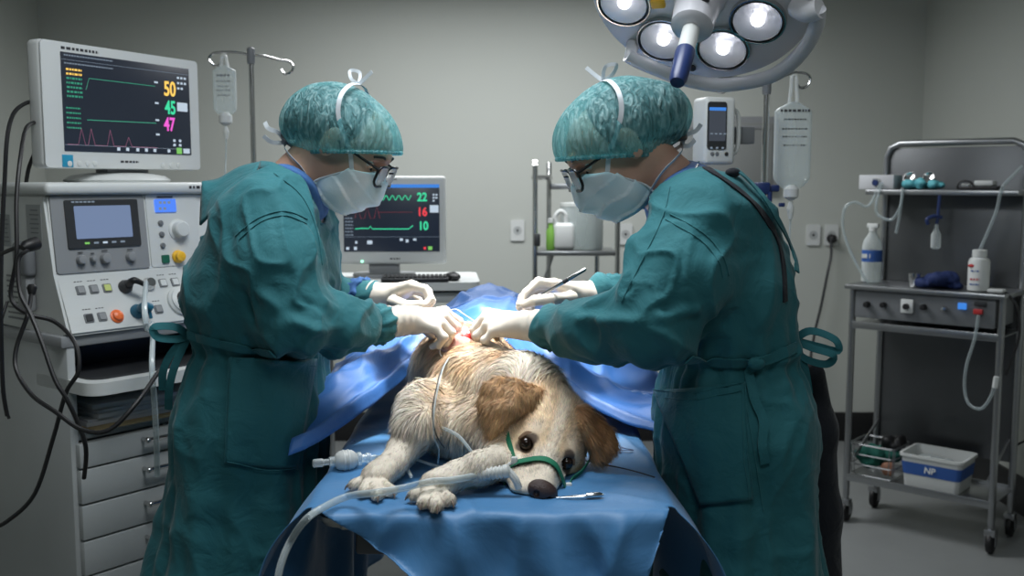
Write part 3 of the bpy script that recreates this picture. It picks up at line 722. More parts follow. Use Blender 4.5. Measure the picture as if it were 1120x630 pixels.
trace([P_(.12, .66), P_(.2, .65), P_(.26, .655), P_(.28, .62), P_(.3, .66), P_(.68, .66), P_(.72, .61)], .0018, E_['green'], s2, ys)
rows = [(*P_(.945, .36), sw * .09, sh * .11), (*P_(.13, .86), .008, .010), (*P_(.27, .86), .02, .014), (*P_(.6, .82), .012, .01), (*P_(.66, .84), .01, .012), (*P_(.74, .82), .012, .008), (*P_(.04, .95), .012, .01), (*P_(.12, .95), .012, .012)] + [(*P_(.94 + .03 * (k % 2), .15 + .045 * (k // 2)), .008, .006) for k in range(5)]
[bars([r_], E_['white'], 'icon', s2, ys) for r_ in rows]; bars([(*P_(.90, .95), .016, .014)], E_['lime'], 'green_icon', s2, ys); bars([(*P_(.845, .95), .008, .010)], E_['red'], 'red_icon', s2, ys)
rows = []
for k in range(6): rows += micro(rg, sx0 + .006, sx0 + sw * .1, sz1 - sh * (.5 + k * .05), .005)
bars(rows, E_['dwhite'], 'side_text', s2, ys)
trace([P_(0, .78), P_(1, .78)], .0005, E_['dwhite'], s2, ys, 'divider')
q = on_face(mo, 430, 196, 0); bars(micro(rg, q.x - .015, q.x + .015, q.z, .005), M['ink'], 'printed_brand', mo, .0015); q = on_face(mo, 432, 283, 0); bars(micro(rg, q.x - .02, q.x + .02, q.z, .006), M['ink'], 'printed_model', mo, .0015)
q = on_face(mo, 396, 286, 0); MB().cyl((q.x, .003, q.z), (q.x, -.002, q.z), .005, n=12).build('power_light', E_['led'], mo)
MB().box((-.03, .05, zbot / 2 + .01), (.12, .05, zbot + .03), .006).build('stand_neck', M['midgrey'], mo)
m = MB(); m.prism(rrect(.24, .17, .05), .012, Matrix.Translation((-.03, .04, 0))); m.build('stand_base', M['midgrey'], mo)
kc = (W(420, 302, 3.78) + W(487, 299, 3.78)) / 2
kb = thing('keyboard', 'black computer keyboard at the front of the second monitor cart', 'keyboard', (W(454, 300, 3.76).x, 3.76, zd + .001), R(5))
MB().box((0, 0, .009), (.25, .115, .014), .004).build('key_bed', M['dark'], kb)
b = MB()
for i in range(15):
    for j in range(5): b.box((-.112 + i * .016, -.042 + j * .021, .019), (.013, .017, .006), .001, seg=1)
b.build('keys', M['black'], kb)['kind'] = 'stuff'
t = thing('computer_mouse', 'black computer mouse beside the keyboard on the cart', 'mouse', (W(495, 297, 3.79).x, 3.79, zd + .001), R(20))
MB().ell((0, 0, .014), (.029, .045, .017)).build('mouse_body', M['black'], t); MB().cyl((0, -.018, .028), (0, -.018, .034), .006, n=10).build('scroll_wheel', M['grey'], t)
t = thing('cable_bundle', 'dark lead and clip hanging behind the chest of the left surgeon', 'cable', W(362, 258, 3.6)); p = t.location
MB().tube([W(364, 232, 3.6) - p, W(361, 245, 3.6) - p, W(358, 258, 3.6) - p, W(362, 275, 3.6) - p, W(366, 292, 3.6) - p], .006).build('lead', M['black'], t)
MB().box((0, 0, 0), (.03, .03, .04), .006).build('clip', M['black'], t); MB().box(W(363, 290, 3.6) - p, (.02, .02, .03), .005).build('lower_clip', M['black'], t)

# ================================================================== GLASS RACK AT THE BACK
Yr = 4.8; xa, xb = W(585, 250, Yr).x, W(675, 250, Yr).x
rk = thing('wire_rack', 'chrome tube rack between the two surgeons against back wall', 'rack', ((xa + xb) / 2, Yr + .12, 0)); hx = (xb - xa) / 2
for s in (-1, 1):
    zt = W(590, 194, Yr).z; x = s * hx; b = MB()
    b.tube([(x, -.14, .03), (x, -.14, zt - .04), (x, -.125, zt - .008), (x, -.10, zt), (x + s * -.075, .06, zt), (x + s * -.075, .1, zt - .012), (x + s * -.075, .115, zt - .05), (x + s * -.075, .12, .03)], .0125, n=10, sub=5); b.build('end_loop', M['chrome'], rk)
zs = W(636, 277, Yr).z
for z, nm in ((zs, 'shelf'), (W(636, 204, Yr + .2).z, 'top_rail_shelf'), (.45, 'lower_shelf')):
    if nm == 'top_rail_shelf': MB().box((.0, .1, z), (2 * hx - .17, .02, .03), .004).build(nm, M['steel'], rk)
    else: MB().box((0, 0, z), (2 * hx, .26, .025), .006).build(nm, M['steel'], rk)
MB().tube([(-.10, .0, zs), (-.2, -.02, zs - .3)], .008, smooth=False).build('brace', M['steel'], rk)
MB().box((-hx + .01, -.15, W(588, 262, Yr).z), (.03, .03, .06), .006).build('clamp_knob', M['dark'], rk)
cz0 = zs + .014
t = thing('clear_container', 'tall clear plastic cylinder standing on the chrome rack shelf', 'container', (W(638, 270, Yr).x, Yr + .12, cz0)); hh = W(638, 226, Yr).z - cz0
MB().lathe((0, 0, 0), (0, 0, 1), [(.10, 0), (.105, .01), (.105, hh), (.101, hh), (.101, .012), (.01, .01)], 40).build('cylinder_wall', M['glass'], t)
MB().lathe((0, 0, hh), (0, 0, 1), [(.107, 0), (.107, .015), (.01, .02)], 40).build('lid', M['frosted'], t)
t = thing('plastic_jug', 'white handled plastic jug on the chrome rack shelf', 'jug', (W(618, 270, Yr - .05).x, Yr + .04, cz0))
MB().box((0, 0, .065), (.10, .055, .13), .02, seg=3).build('jug_body', M['white'], t)
MB().tube([(-.035, 0, .12), (-.042, 0, .16), (-.02, 0, .185), (.005, 0, .17), (.01, 0, .125)], .011).build('handle', M['white'], t)
t = thing('spray_bottle', 'narrow green bottle left of the white jug', 'bottle', (W(603, 270, Yr - .05).x, Yr + .04, cz0))
MB().lathe((0, 0, 0), (0, 0, 1), [(.02, 0), (.022, .01), (.022, .09), (.012, .11), (.012, .13)], 20).build('bottle_body', mat('leaf_green', (.18, .40, .06), .5, bump=.02), t)
MB().lathe((0, 0, .13), (0, 0, 1), [(.014, 0), (.014, .02), (.006, .022)], 16).build('cap', M['white'], t)

# ================================================================== RIGHT: STEEL TROLLEY
QL = T(926, 519.5, .21); QR = T(1085, 551, .21); du = QR - QL; RZ2 = math.atan2(du.y, du.x); TW = du.length
tc = thing('steel_trolley', 'tall stainless steel trolley with backboard standing in the right corner', 'trolley', (QL.x, QL.y, 0), RZ2)
TD = .27; FZ = lambda px, py, y=0: on_face(tc, px, py, y)
zmid = FZ(929, 354).z; zcu0 = FZ(930, 350).z; ztray = FZ(930, 313).z
ztop_l = FZ(950, 158, TD).z; zsh = FZ(945, 210, TD - .06).z
for x in (.0, TW):
    b = MB(); b.tube([(x, 0, .12), (x, 0, ztray - .01)], .0145, smooth=False, n=14); b.build('post', M['steel'], tc)
b = MB(); x0, x1 = .02, TW - .0
b.tube([(x0, TD, .12), (x0, TD, ztop_l - .06), (x0 + .018, TD, ztop_l - .018), (x0 + .06, TD, ztop_l), (x1 - .06, TD, ztop_l), (x1 - .018, TD, ztop_l - .018), (x1, TD, ztop_l - .06), (x1, TD, .12)], .0145, n=14, smooth=False); b.build('back_frame', M['steel'], tc)
MB().box((TW / 2 + .01, TD + .004, (ztop_l + .30) / 2 + .0), (TW - .03, .006, ztop_l - .34), .002).build('backboard', M['steeldark'], tc)
for z, nm in ((.205, 'bottom_shelf'), (zmid, 'middle_shelf')):
    b = MB(); b.box((TW / 2, TD / 2, z), (TW + .01, TD + .02, .006), .002); b.box((TW / 2, -.008, z), (TW + .02, .01, .032), .003); b.box((TW / 2, TD + .01, z), (TW + .02, .008, .032), .003); b.build(nm, M['steel'], tc)
for x in (.03, TW - .02):
    MB().tube([(x, 0, .30), (x, TD, .42)], .006, smooth=False).build('side_rail', M['steel'], tc)
MB().box((TW / 2, TD - .08, zsh), (TW + .02, .15, .022), .004).build('upper_shelf', M['steel'], tc)
for x, y in ((.0, .0), (TW, .0), (.02, TD), (TW, TD)):
    b = MB(); b.cyl((x, y, .135), (x, y, .10), .012); b.box((x, y, .09), (.045, .04, .03), .006); b.box((x - .02, y + .01, .06), (.004, .03, .05), .001); b.box((x + .02, y + .01, .06), (.004, .03, .05), .001); cs = b.build('caster', M['steel'], tc)
    MB().lathe((x - .014, y + .012, .048), (1, 0, 0), [(.03, 0), (.045, .004), (.048, .010), (.048, .018), (.045, .024), (.03, .028)], 28).build('wheel', M['black'], cs)
# control unit on the trolley
cu = thing('suction_control_unit', 'grey bench control unit with knobs across the waist of the trolley', 'control unit', Vector((QL.x, QL.y, zcu0 + .016)) , RZ2)
ch = ztray - zcu0 - .022
MB().box((TW / 2, TD / 2 - .03, ch / 2 + .002), (TW - .035, TD - .02, ch), .006).build('housing', M['grey'], cu)
MB().box((TW / 2, TD / 2 - .035, ch + .008), (TW + .045, TD + .02, .02), .005).build('top_tray', M['steel'], cu)
cyf = -.036
def cf(px, py): return on_face(cu, px, py, cyf)
for px, py, r, mm in ((948, 333, .013, 'black'), (966, 333.5, .012, 'black'), (1010, 336, .012, 'black'), (1033, 338, .011, 'chrome')):
    q = cf(px, py); m = MB(); m.lathe((q.x, cyf + .01, q.z), (0, -1, 0), [(r, 0), (r, .022), (r * .8, .028), (.002, .029)], 22); m.build('knob', M[mm], cu)
q = cf(992, 335); MB().box((q.x, cyf + .002, q.z), (.052, .014, .058), .004).build('white_socket', M['white'], cu); m = MB(); m.lathe((q.x, cyf - .004, q.z), (0, -1, 0), [(.012, 0), (.012, .016), (.002, .017)], 20); m.build('knob', M['black'], cu)
q = cf(1052, 335); MB().box((q.x, cyf + .004, q.z), (.032, .010, .026), .002).build('blue_display', E_['blue'], cu)
q = cf(1072, 333); MB().box((q.x, cyf + .004, q.z + .002), (.045, .008, .016), .002).build('name_plate', M['dark'], cu)
q = cf(1070, 341); MB().box((q.x, cyf + .0, q.z), (.035, .02, .02), .003).build('red_connector', M['red'], cu)
trm = Matrix.Translation(tc.location) @ Matrix.Rotation(RZ2, 4, 'Z')
def tpos(px, py, y, z): # local x from the pixel at depth y, height z
    q = on_face(tc, px, py, y); return trm @ Vector((q.x, y, z))
ztt = zcu0 + .016 + ch + .019
# clear bottle with blue label
t = thing('water_bottle', 'clear plastic bottle with blue band, left on trolley top', 'bottle', tpos(953, 300, .10, ztt), RZ2); s = 1.0
hb_ = FZ(955, 245, .10).z - ztt
MB().lathe((0, 0, 0), (0, 0, 1), [(.035, 0), (.042, .006), (.042, hb_ * .62), (.036, hb_ * .72), (.016, hb_ * .85), (.014, hb_ * .9)], 32).build('bottle_body', M['glass'], t)
MB().lathe((0, 0, hb_ * .36), (0, 0, 1), [(.0428, 0), (.0428, hb_ * .2)], 32, caps=False).build('label_band', M['bluelabel'], t)
bars(micro(random, -.03, .01, hb_ * .46, .018), M['white'], 'label_print', t, -.0435)
m = MB(); m.cyl((0, 0, hb_ * .88), (0, 0, hb_ * .95), .017); m.box((0, 0, hb_ * .97), (.05, .02, .02), .004); m.build('pump_cap', M['white'], t)
t = thing('pill_bottle', 'white plastic bottle with red oval mark, right on trolley top', 'bottle', tpos(1070, 310, .03, ztt), RZ2)
hp = FZ(1070, 273, .03).z - ztt
MB().lathe((0, 0, 0), (0, 0, 1), [(.036, 0), (.041, .005), (.041, hp * .70), (.036, hp * .78), (.026, hp * .82), (.026, hp * .84)], 32).build('bottle_body', M['white'], t)
MB().lathe((0, 0, hp * .84), (0, 0, 1), [(.028, 0), (.028, hp * .15), (.024, hp * .16)], 32).build('cap', M['white'], t)
MB().ell((-.018, -.038, hp * .62), (.014, .004, .007)).build('red_oval', M['redink'], t)
bars(micro(random, -.02, .012, hp * .5, .006), M['bluelabel'], 'blue_print', t, -.0412); bars(micro(random, -.02, .015, hp * .3, .008), M['redink'], 'red_print', t, -.0412); bars(micro(random, -.022, .015, hp * .18, .006), M['bluelabel'], 'blue_print', t, -.0412)
t = thing('steel_cup', 'small shiny steel cup beside the navy cloth on trolley top', 'cup', tpos(1000, 308, .05, ztt)); MB().lathe((0, 0, 0), (0, 0, 1), [(.02, 0), (.022, .003), (.024, .055), (.022, .055), (.020, .005), (.002, .004)], 28).build('cup_wall', M['chrome'], t); MB().tube([(.023, 0, .045), (.04, 0, .035), (.023, 0, .015)], .003).build('handle', M['chrome'], t)
def lumps(c, r, n, seed, k=.012):
    rg = random.Random(seed); return union([s_ell((c[0] + rg.uniform(-1, 1) * r[0] * .7, c[1] + rg.uniform(-1, 1) * r[1] * .6, c[2] + rg.uniform(-.3, .5) * r[2]), (r[0] * rg.uniform(.25, .5), r[1] * rg.uniform(.35, .7), r[2] * rg.uniform(.35, .6))) for _ in range(n)], k)
def crumple(c, r, seed, name, m, label, cat, base):
    f0 = lumps(c, r, 14, seed); f = lambda p: smax(f0(p) + .35 * r[2] * .25 * NZ.noise(p, 55) , base - p[:, 2], .002)
    o = sdf_mesh(f, [c[i] - r[i] * 1.4 for i in range(3)], [c[i] + r[i] * 1.6 for i in range(3)], .005, name, m); return tag(o, label, cat)
c = tpos(1028, 305, .07, ztt + .02); crumple(c, (.095, .06, .05), 3, 'folded_cloth', M['bluecloth'], 'rumpled navy cloth on the trolley top', 'cloth', ztt + .001)
t = thing('gauze_pad', 'thin white pad lying at the right end of trolley top', 'pad', tpos(1090, 320, .02, ztt), RZ2); MB().box((0, 0, .008), (.06, .05, .014), .004).build('pad_body', M['white'], t)
# things on the upper shelf
zu = zsh + .0115
t = thing('cardboard_box', 'small white box at the left end of the upper trolley shelf', 'box', tpos(963, 200, TD - .085, zu), RZ2); MB().box((0, 0, .032), (.155, .10, .064), .004).build('carton', M['paper'], t)
MB().cyl((.0, -.05, .03), (.0, -.065, .03), .013).build('port', M['navy'], t); MB().tube([(-.014, -.052, .03), (-.012, -.056, .048), (.012, -.056, .048), (.014, -.052, .03)], .0025).build('port_ring', M['white'], t)
t0 = None
for k, px in enumerate((994, 1009, 1024)):
    c = tpos(px, 204, TD - .08, zu + .022)
    o = crumple(c, (.035, .04, .026), 10 + k, 'wrapped_pack', M['tealcloth'], ('leftmost', 'middle', 'rightmost')[k] + ' pale teal wrapped pack on the upper trolley shelf', 'pack', zu + .001); o['group'] = 'teal packs on the upper shelf'
for k, px in enumerate((996, 1017)):
    t = thing('metal_bowl', ('left' if k == 0 else 'right') + ' shiny little dish tilted on the teal packs', 'dish', tpos(px, 196, TD - .08, zu + .045), 0, 'shiny dishes on the teal packs', rot=(R(60), 0, RZ2)); MB().lathe((0, 0, 0), (0, 0, 1), [(.01, 0), (.022, .008), (.026, .018), (.024, .018), (.02, .009), (.002, .003)], 28).build('bowl_wall', M['chrome'], t)
t = thing('instrument_tray', 'black wire-handled tray holding white pads on upper shelf', 'tray', tpos(1072, 207, TD - .08, zu), RZ2)
MB().box((0, 0, .008), (.16, .09, .014), .005).build('tray_base', M['black'], t); MB().tube([(-.08, -.045, .01), (-.065, -.045, .035), (-.03, -.045, .035), (-.01, -.045, .014)], .004).build('handle', M['black'], t)
MB().box((.02, .0, .028), (.075, .06, .022), .006).build('white_pad', M['white'], t); MB().box((-.05, -.02, .02), (.03, .03, .012), .004).build('white_pad', M['white'], t)
# hanging vial with navy clip
t = thing('hanging_vial', 'clear vial hung by a navy clip beneath the upper shelf', 'vial', tpos(1025, 232, TD - .165, FZ(1024, 245, TD - .165).z)); p = t.location
sc_ = 4.3 / 1100
MB().lathe((0, 0, -.105), (0, 0, 1), [(.012, 0), (.02, .006), (.02, .06), (.008, .085), (.007, .105)], 22).build('glass_vial', M['glass'], t)
MB().tube([(0, 0, .0), (.003, 0, .02), (.008, 0, .12)], .007).build('strap', M['navy'], t)
MB().tube([(-.035, 0, -.002), (-.04, 0, .02), (-.012, 0, .032), (.02, 0, .028)], .008).build('clip', M['navy'], t)
for lab, pts in (('clear tube looping out left of the trolley and down behind the clear bottle', [(963, 200, .13), (950, 225, .1), (935, 221, .08), (924, 228, .06), (922, 250, .06), (930, 275, .06), (942, 298, .06), (950, 310, .06)]),
                 ('clear tube hanging in a U under the white box', [(965, 200, .12), (958, 225, .1), (962, 236, .1), (975, 240, .1), (985, 225, .1), (987, 205, .11)]),
                 ('short clear tube end dangling below the upper shelf', [(987, 212, .10), (984, 235, .1), (980, 255, .1)]),
                 ('clear tube slanting from the shelf end down to the white bottle', [(1118, 182, .20), (1108, 192, .15), (1096, 206, .1), (1090, 230, .1), (1080, 255, .1), (1071, 275, .08)]),
                 ('clear tube hanging in a deep loop below the red connector', [(1070, 345, -.06), (1066, 370, -.06), (1057, 400, -.07), (1055, 425, -.07), (1060, 442, -.08), (1073, 447, -.08), (1083, 435, -.08), (1088, 420, -.08)])):
    P = [trm @ on_face(tc, a, b, d) for a, b, d in pts]; o = MB().tube(P, .0062).build('clear_tube', M['glass2']); tag(o, lab, 'tube', 'clear tubes on the steel trolley')
P = [trm @ on_face(tc, a, b, d) for a, b, d in ((1088, 424, -.08), (1090, 412, -.08))]
tag(MB().tube(P, .011).build('tube_connector', M['white']), 'white connector on the end of the looping trolley tube', 'connector')
P = [trm @ on_face(tc, a, b, d) for a, b, d in ((1100, 320, .02), (1112, 335, .0), (1115, 365, .0), (1106, 395, .0), (1100, 410, .0))]
tag(MB().tube(P, .0055).build('black_cable', M['black']), 'black lead looping at the right post of the trolley', 'cable')
P = [W(1125, 480, 4.3), W(1110, 488, 4.3), W(1098, 498, 4.32)]
tag(MB().tube(P, .005).build('black_cable', M['black']), 'thin black lead low on the floor right of the trolley', 'cable')
# bins on the bottom shelf
zb = .2105
t = thing('plastic_bin', 'white rimmed plastic bin with blue band on the bottom shelf', 'bin', tpos(1026, 510, .11, zb), RZ2)
def tub(b, w, d, h, fl, th=.004, r=.02):
    rings = []
    for s, z in ((1, 0), (1 + fl, h), (1 + fl + .06, h), (1 + fl + .06, h + .012), (1 + fl - .03, h + .012), (.97, th)): rings.append([(x * s, y * s, z) for x, y in rrect(w, d, r)])
    n = len(rings[0]); vs = [v for rr_ in rings for v in rr_]; fs = [tuple(range(n))[::-1]]
    for i in range(len(rings) - 1):
        for k in range(n): fs.append((i * n + k, i * n + (k + 1) % n, (i + 1) * n + (k + 1) % n, (i + 1) * n + k))
    fs.append(tuple(range((len(rings) - 1) * n, len(rings) * n))); b._add(vs, fs); return b
tub(MB(), .225, .18, .13, .12).build('tub', M['white'], t)
b = MB(); rings = []
for s, z in ((1.055, .055), (1.105, .108)): rings.append([(x * s, y * s, z) for x, y in rrect(.227, .182, .02)])
n = len(rings[0]); b._add(rings[0] + rings[1], [(k, (k + 1) % n, (k + 1) % n + n, k + n) for k in range(n)]); b.build('blue_band', M['bluelabel'], t)
text('NP', .036, 'lettering', M['white'], t, FACE(.0, -.102, .082, 0, R(-10)), .0008)
f0 = lumps((0, 0, .085), (.10, .075, .04), 26, 8); o = sdf_mesh(lambda p: smax(f0(p) + .006 * NZ.noise(p, 60), np.maximum(np.abs(p[:, 0]) - .108, np.abs(p[:, 1]) - .085), .003), (-.12, -.095, .02), (.12, .095, .14), .005, 'clear_wrapping', mat('crinkled_film', (.32, .35, .35), .25, bump=.4, bscale=80), t)
t = thing('wire_basket', 'clear wire basket of green cloths on the bottom shelf', 'basket', tpos(962, 497, .12, zb), RZ2); bw, bd, bh = .19, .18, .14
for z in (.004, .05, .095, bh):
    b = MB(); P = [Vector((x, y, z)) for x, y in rrect(bw * (1 + z * .4), bd * (1 + z * .4), .02)]; b.tube(P + [P[0]], .003 if z < bh else .0045, n=6, smooth=False); b.build('wire_ring', M['steel'], t)
for k in range(14):
    a = k / 14; P = rrect(bw, bd, .02, 4); q = P[int(a * len(P))]; MB().tube([(q[0], q[1], .003), (q[0] * 1.056, q[1] * 1.056, bh)], .0022, n=5, smooth=False).build('wire_upright', M['steel'], t)
for nm, c, r, seed, mm, lab in (('green_cloth', (0, 0, .07), (.085, .075, .06), 21, 'greencloth', 'bundle of green cloths inside the wire basket'), ('tan_glove', (.055, -.055, .04), (.03, .02, .035), 22, 'skin', 'peach coloured glove bundle low in the basket corner'), ('black_bag', (.05, .03, .14), (.045, .05, .045), 23, 'black', 'dark bag slumped on top of the green cloths')):
    mm_ = M.get(mm) or mat('peach_latex', (.45, .22, .14), .5, bump=.1)
    f0 = lumps((0, 0, 0), r, 16, seed); f = lambda p: f0(p) + .005 * NZ.noise(p, 45)
    o = sdf_mesh(f, [-x * 1.5 for x in r], [x * 1.6 for x in r], .005, nm, mm_); o.location = t.location + Matrix.Rotation(RZ2, 3, 'Z') @ Vector(c); o.rotation_euler = (0, 0, RZ2); tag(o, lab, 'cloth' if 'cloth' in nm else 'glove' if 'glove' in nm else 'bag')

# ================================================================== SURGICAL LAMP
LC = W(766, -6, 2.0); LN = Vector((-.27, -.612, -.745)).normalized()
q = LN.to_track_quat('Z', 'Y'); Lm = Matrix.Translation(LC) @ q.to_matrix().to_4x4(); Li = Lm.inverted()
lt = thing('surgical_lamp', 'round grey operating lamp with glass reflectors and curved rail, top right', 'surgical lamp', LC, rot=q.to_euler())
def lp(px, py, off=0.0): return Li @ RP(px, py, LC + LN * off, LN)
rad = .218
body = mat('lamp_housing', (.74, .74, .77), .35, bump=.01)
MB().lathe((0, 0, -.085), (0, 0, 1), [(.02, 0), (.10, .008), (.17, .03), (rad, .065), (rad + .003, .078), (rad - .003, .085), (.002, .0851)], 72).build('lamp_head', body, lt, angle=50)
lampm = emit('reflector_glow', (.95, .94, 1.0), 6.0)
lens_px = [(683, 2, 27), (726, 42, 27), (791, 52, 28), (829, 21, 28)]
LP = [lp(x, y) for x, y, _ in lens_px]
refl = mat('faceted_reflector', (.85, .85, .88), .35, .45, bump=.9, bscale=70)
extra = [Vector((-LP[1].x, -LP[1].y, 0)), Vector((-LP[2].x, -LP[2].y, 0))]
for v in LP + extra:
    v.z = 0; ln = MB(); ln.lathe(v, (0, 0, 1), [(.047, .0), (.050, .004), (.052, .010), (.0545, .010), (.056, .0), (.0562, -.002)], 48, caps=False); ring = ln.build('lens_ring', M['chrome'], lt)
    m = MB(); m.lathe(v, (0, 0, 1), [(.004, .0005), (.018, .0008), (.036, .0035), (.047, .009)], 40, caps=False); m.build('reflector', refl, ring)
    m = MB(); m.ell(v + Vector((0, 0, .006)), (.013, .013, .008), 24, 12); m.build('bulb', lampm, ring)
    m = MB(); m.lathe(v, (0, 0, 1), [(.047, .0085), (.03, .0135), (.01, .016), (.001, .0163)], 40, caps=False); m.build('lens_glass', M['lens'], ring)
q = lp(757, 74); MB().lathe((q.x, q.y, 0), (0, 0, 1), [(.008, 0), (.008, .003), (.005, .004)], 16).build('vent_plug', M['dark'], lt)
# central handle
hd = MB(); hd.lathe((0, 0, -.002), (0, 0, 1), [(.052, 0), (.052, .012), (.044, .03), (.040, .095), (.034, .10), (.020, .104)], 40); hd.build('handle_hub', mat('lamp_white', (.62, .62, .66), .3, bump=.01), lt)
MB().lathe((0, 0, .095), (0, 0, 1), [(.0165, 0), (.0165, .07)], 24).build('handle_stem', M['white'], lt)
MB().lathe((0, 0, .160), (0, 0, 1), [(.0175, 0), (.0185, .01), (.0165, .075), (.013, .086), (.004, .088)], 24).build('handle_grip', M['navy'], lt)
hv = Li.to_3x3() @ Vector((0, -.95, -.2)); hv.z = 0; hv.normalize()
b = MB(); p = hv * .0425 + Vector((0, 0, .06)); b.box(p, (.016, .008, .010), .002); b.build('hub_switch', M['dark'], lt)
p = lp(718, 9, .03); m = MB(); m.box((p.x, p.y, .015), (.028, .020, .012), .003); m.build('yellow_tag', M['yellow'], lt)
# rail
rp_ = [lp(x, y, .035) for x, y in ((686, 60), (700, 68), (740, 84), (768, 91), (795, 93), (836, 86), (862, 72), (882, 50), (893, 28), (895, 10))]
MB().tube(rp_, .0145, n=14).build('guide_rail', mat('rail_grey', (.62, .63, .67), .3, bump=.01), lt)
for a_, b_ in (((692, 48), (690, 64)), ((872, 8), (897, 9))):
    s_ = lp(*a_, .0); e_ = lp(*b_, .035); MB().tube([s_, (s_ + e_) / 2 + Vector((0, 0, .012)), e_], .02 if a_[0] > 800 else .013, n=14).build('rail_bracket', body, lt)
# arm towards the ceiling
u0 = Lm @ Vector((0, 0, -.08)); MB().tube([Li @ u0, Li @ (u0 + Vector((.02, .06, .08))), Li @ (u0 + Vector((.1, .3, .3))), Li @ Vector((u0.x + .15, u0.y + .45, ZC - .02))], .03, n=16).build('ceiling_arm', body, lt)
c_ = Vector((u0.x + .15, u0.y + .45, ZC - .03)); MB().lathe(Li @ c_, Li.to_3x3() @ Vector((0, 0, 1)), [(.10, 0), (.11, .02), (.11, .03)], 32).build('ceiling_mount', body, lt)

# ================================================================== PEOPLE
def cloth_mat(name, col, col2, rough=.82):
    m = mat(name, col, rough); nt = m.node_tree; p = nt.nodes['Principled BSDF']
    p.inputs['Sheen Weight'].default_value = .12; p.inputs['Sheen Roughness'].default_value = .4
    tc = nt.nodes.new('ShaderNodeTexCoord'); n = nt.nodes.new('ShaderNodeTexNoise'); n.inputs['Scale'].default_value = 5; n.inputs['Detail'].default_value = 6
    nt.links.new(tc.outputs['Object'], n.inputs['Vector']); mx = nt.nodes.new('ShaderNodeMix'); mx.data_type = 'RGBA'; mx.inputs[6].default_value = (*col, 1); mx.inputs[7].default_value = (*col2, 1)
    nt.links.new(n.outputs['Fac'], mx.inputs[0]); nt.links.new(mx.outputs[2], p.inputs['Base Color'])
    w = nt.nodes.new('ShaderNodeTexNoise'); w.inputs['Scale'].default_value = 18; w.inputs['Detail'].default_value = 7; w.inputs['Distortion'].default_value = .6
    nt.links.new(tc.outputs['Object'], w.inputs['Vector']); b = nt.nodes.new('ShaderNodeBump'); b.inputs['Strength'].default_value = .6; b.inputs['Distance'].default_value = .012
    nt.links.new(w.outputs['Fac'], b.inputs['Height']); nt.links.new(b.outputs['Normal'], p.inputs['Normal'])
    return m
M['gown'] = cloth_mat('teal_gown_cotton', (.012, .118, .140), (.020, .155, .180))
M['gown_edge'] = cloth_mat('teal_gown_hem', (.005, .07, .077), (.007, .09, .10))
M['scrub'] = cloth_mat('blue_scrub_cotton', (.03, .11, .30), (.04, .13, .34))
M['trouser'] = cloth_mat('navy_trousers', (.004, .006, .012), (.006, .009, .016))
M['skin'] = mat('skin', (.56, .33, .24), .5, bump=.06, bscale=120, vary=.08, vscale=25, **{'Subsurface Weight': .12, 'Subsurface Radius': (.01, .004, .002), 'Subsurface Scale': .6})
M['hair'] = mat('dark_hair', (.022, .012, .008), .45, bump=.5, bscale=90)
M['glove'] = mat('cream_latex', (.62, .57, .50), .42, bump=.12, bscale=70, vary=.05, **{'Subsurface Weight': .1, 'Subsurface Radius': (.01, .006, .004), 'Subsurface Scale': .4})
M['strap'] = mat('white_tape', (.62, .66, .70), .7, bump=.1)
M['frame'] = mat('black_acetate', (.006, .006, .008), .25, bump=.01)
M['spectacle'] = clear('spectacle_lens', (.7, .75, .8), .8, .03)
M['eyeball'] = mat('eyeball', (.55, .52, .5), .2, bump=.01); M['iris'] = mat('iris', (.05, .03, .02), .15, bump=.01)
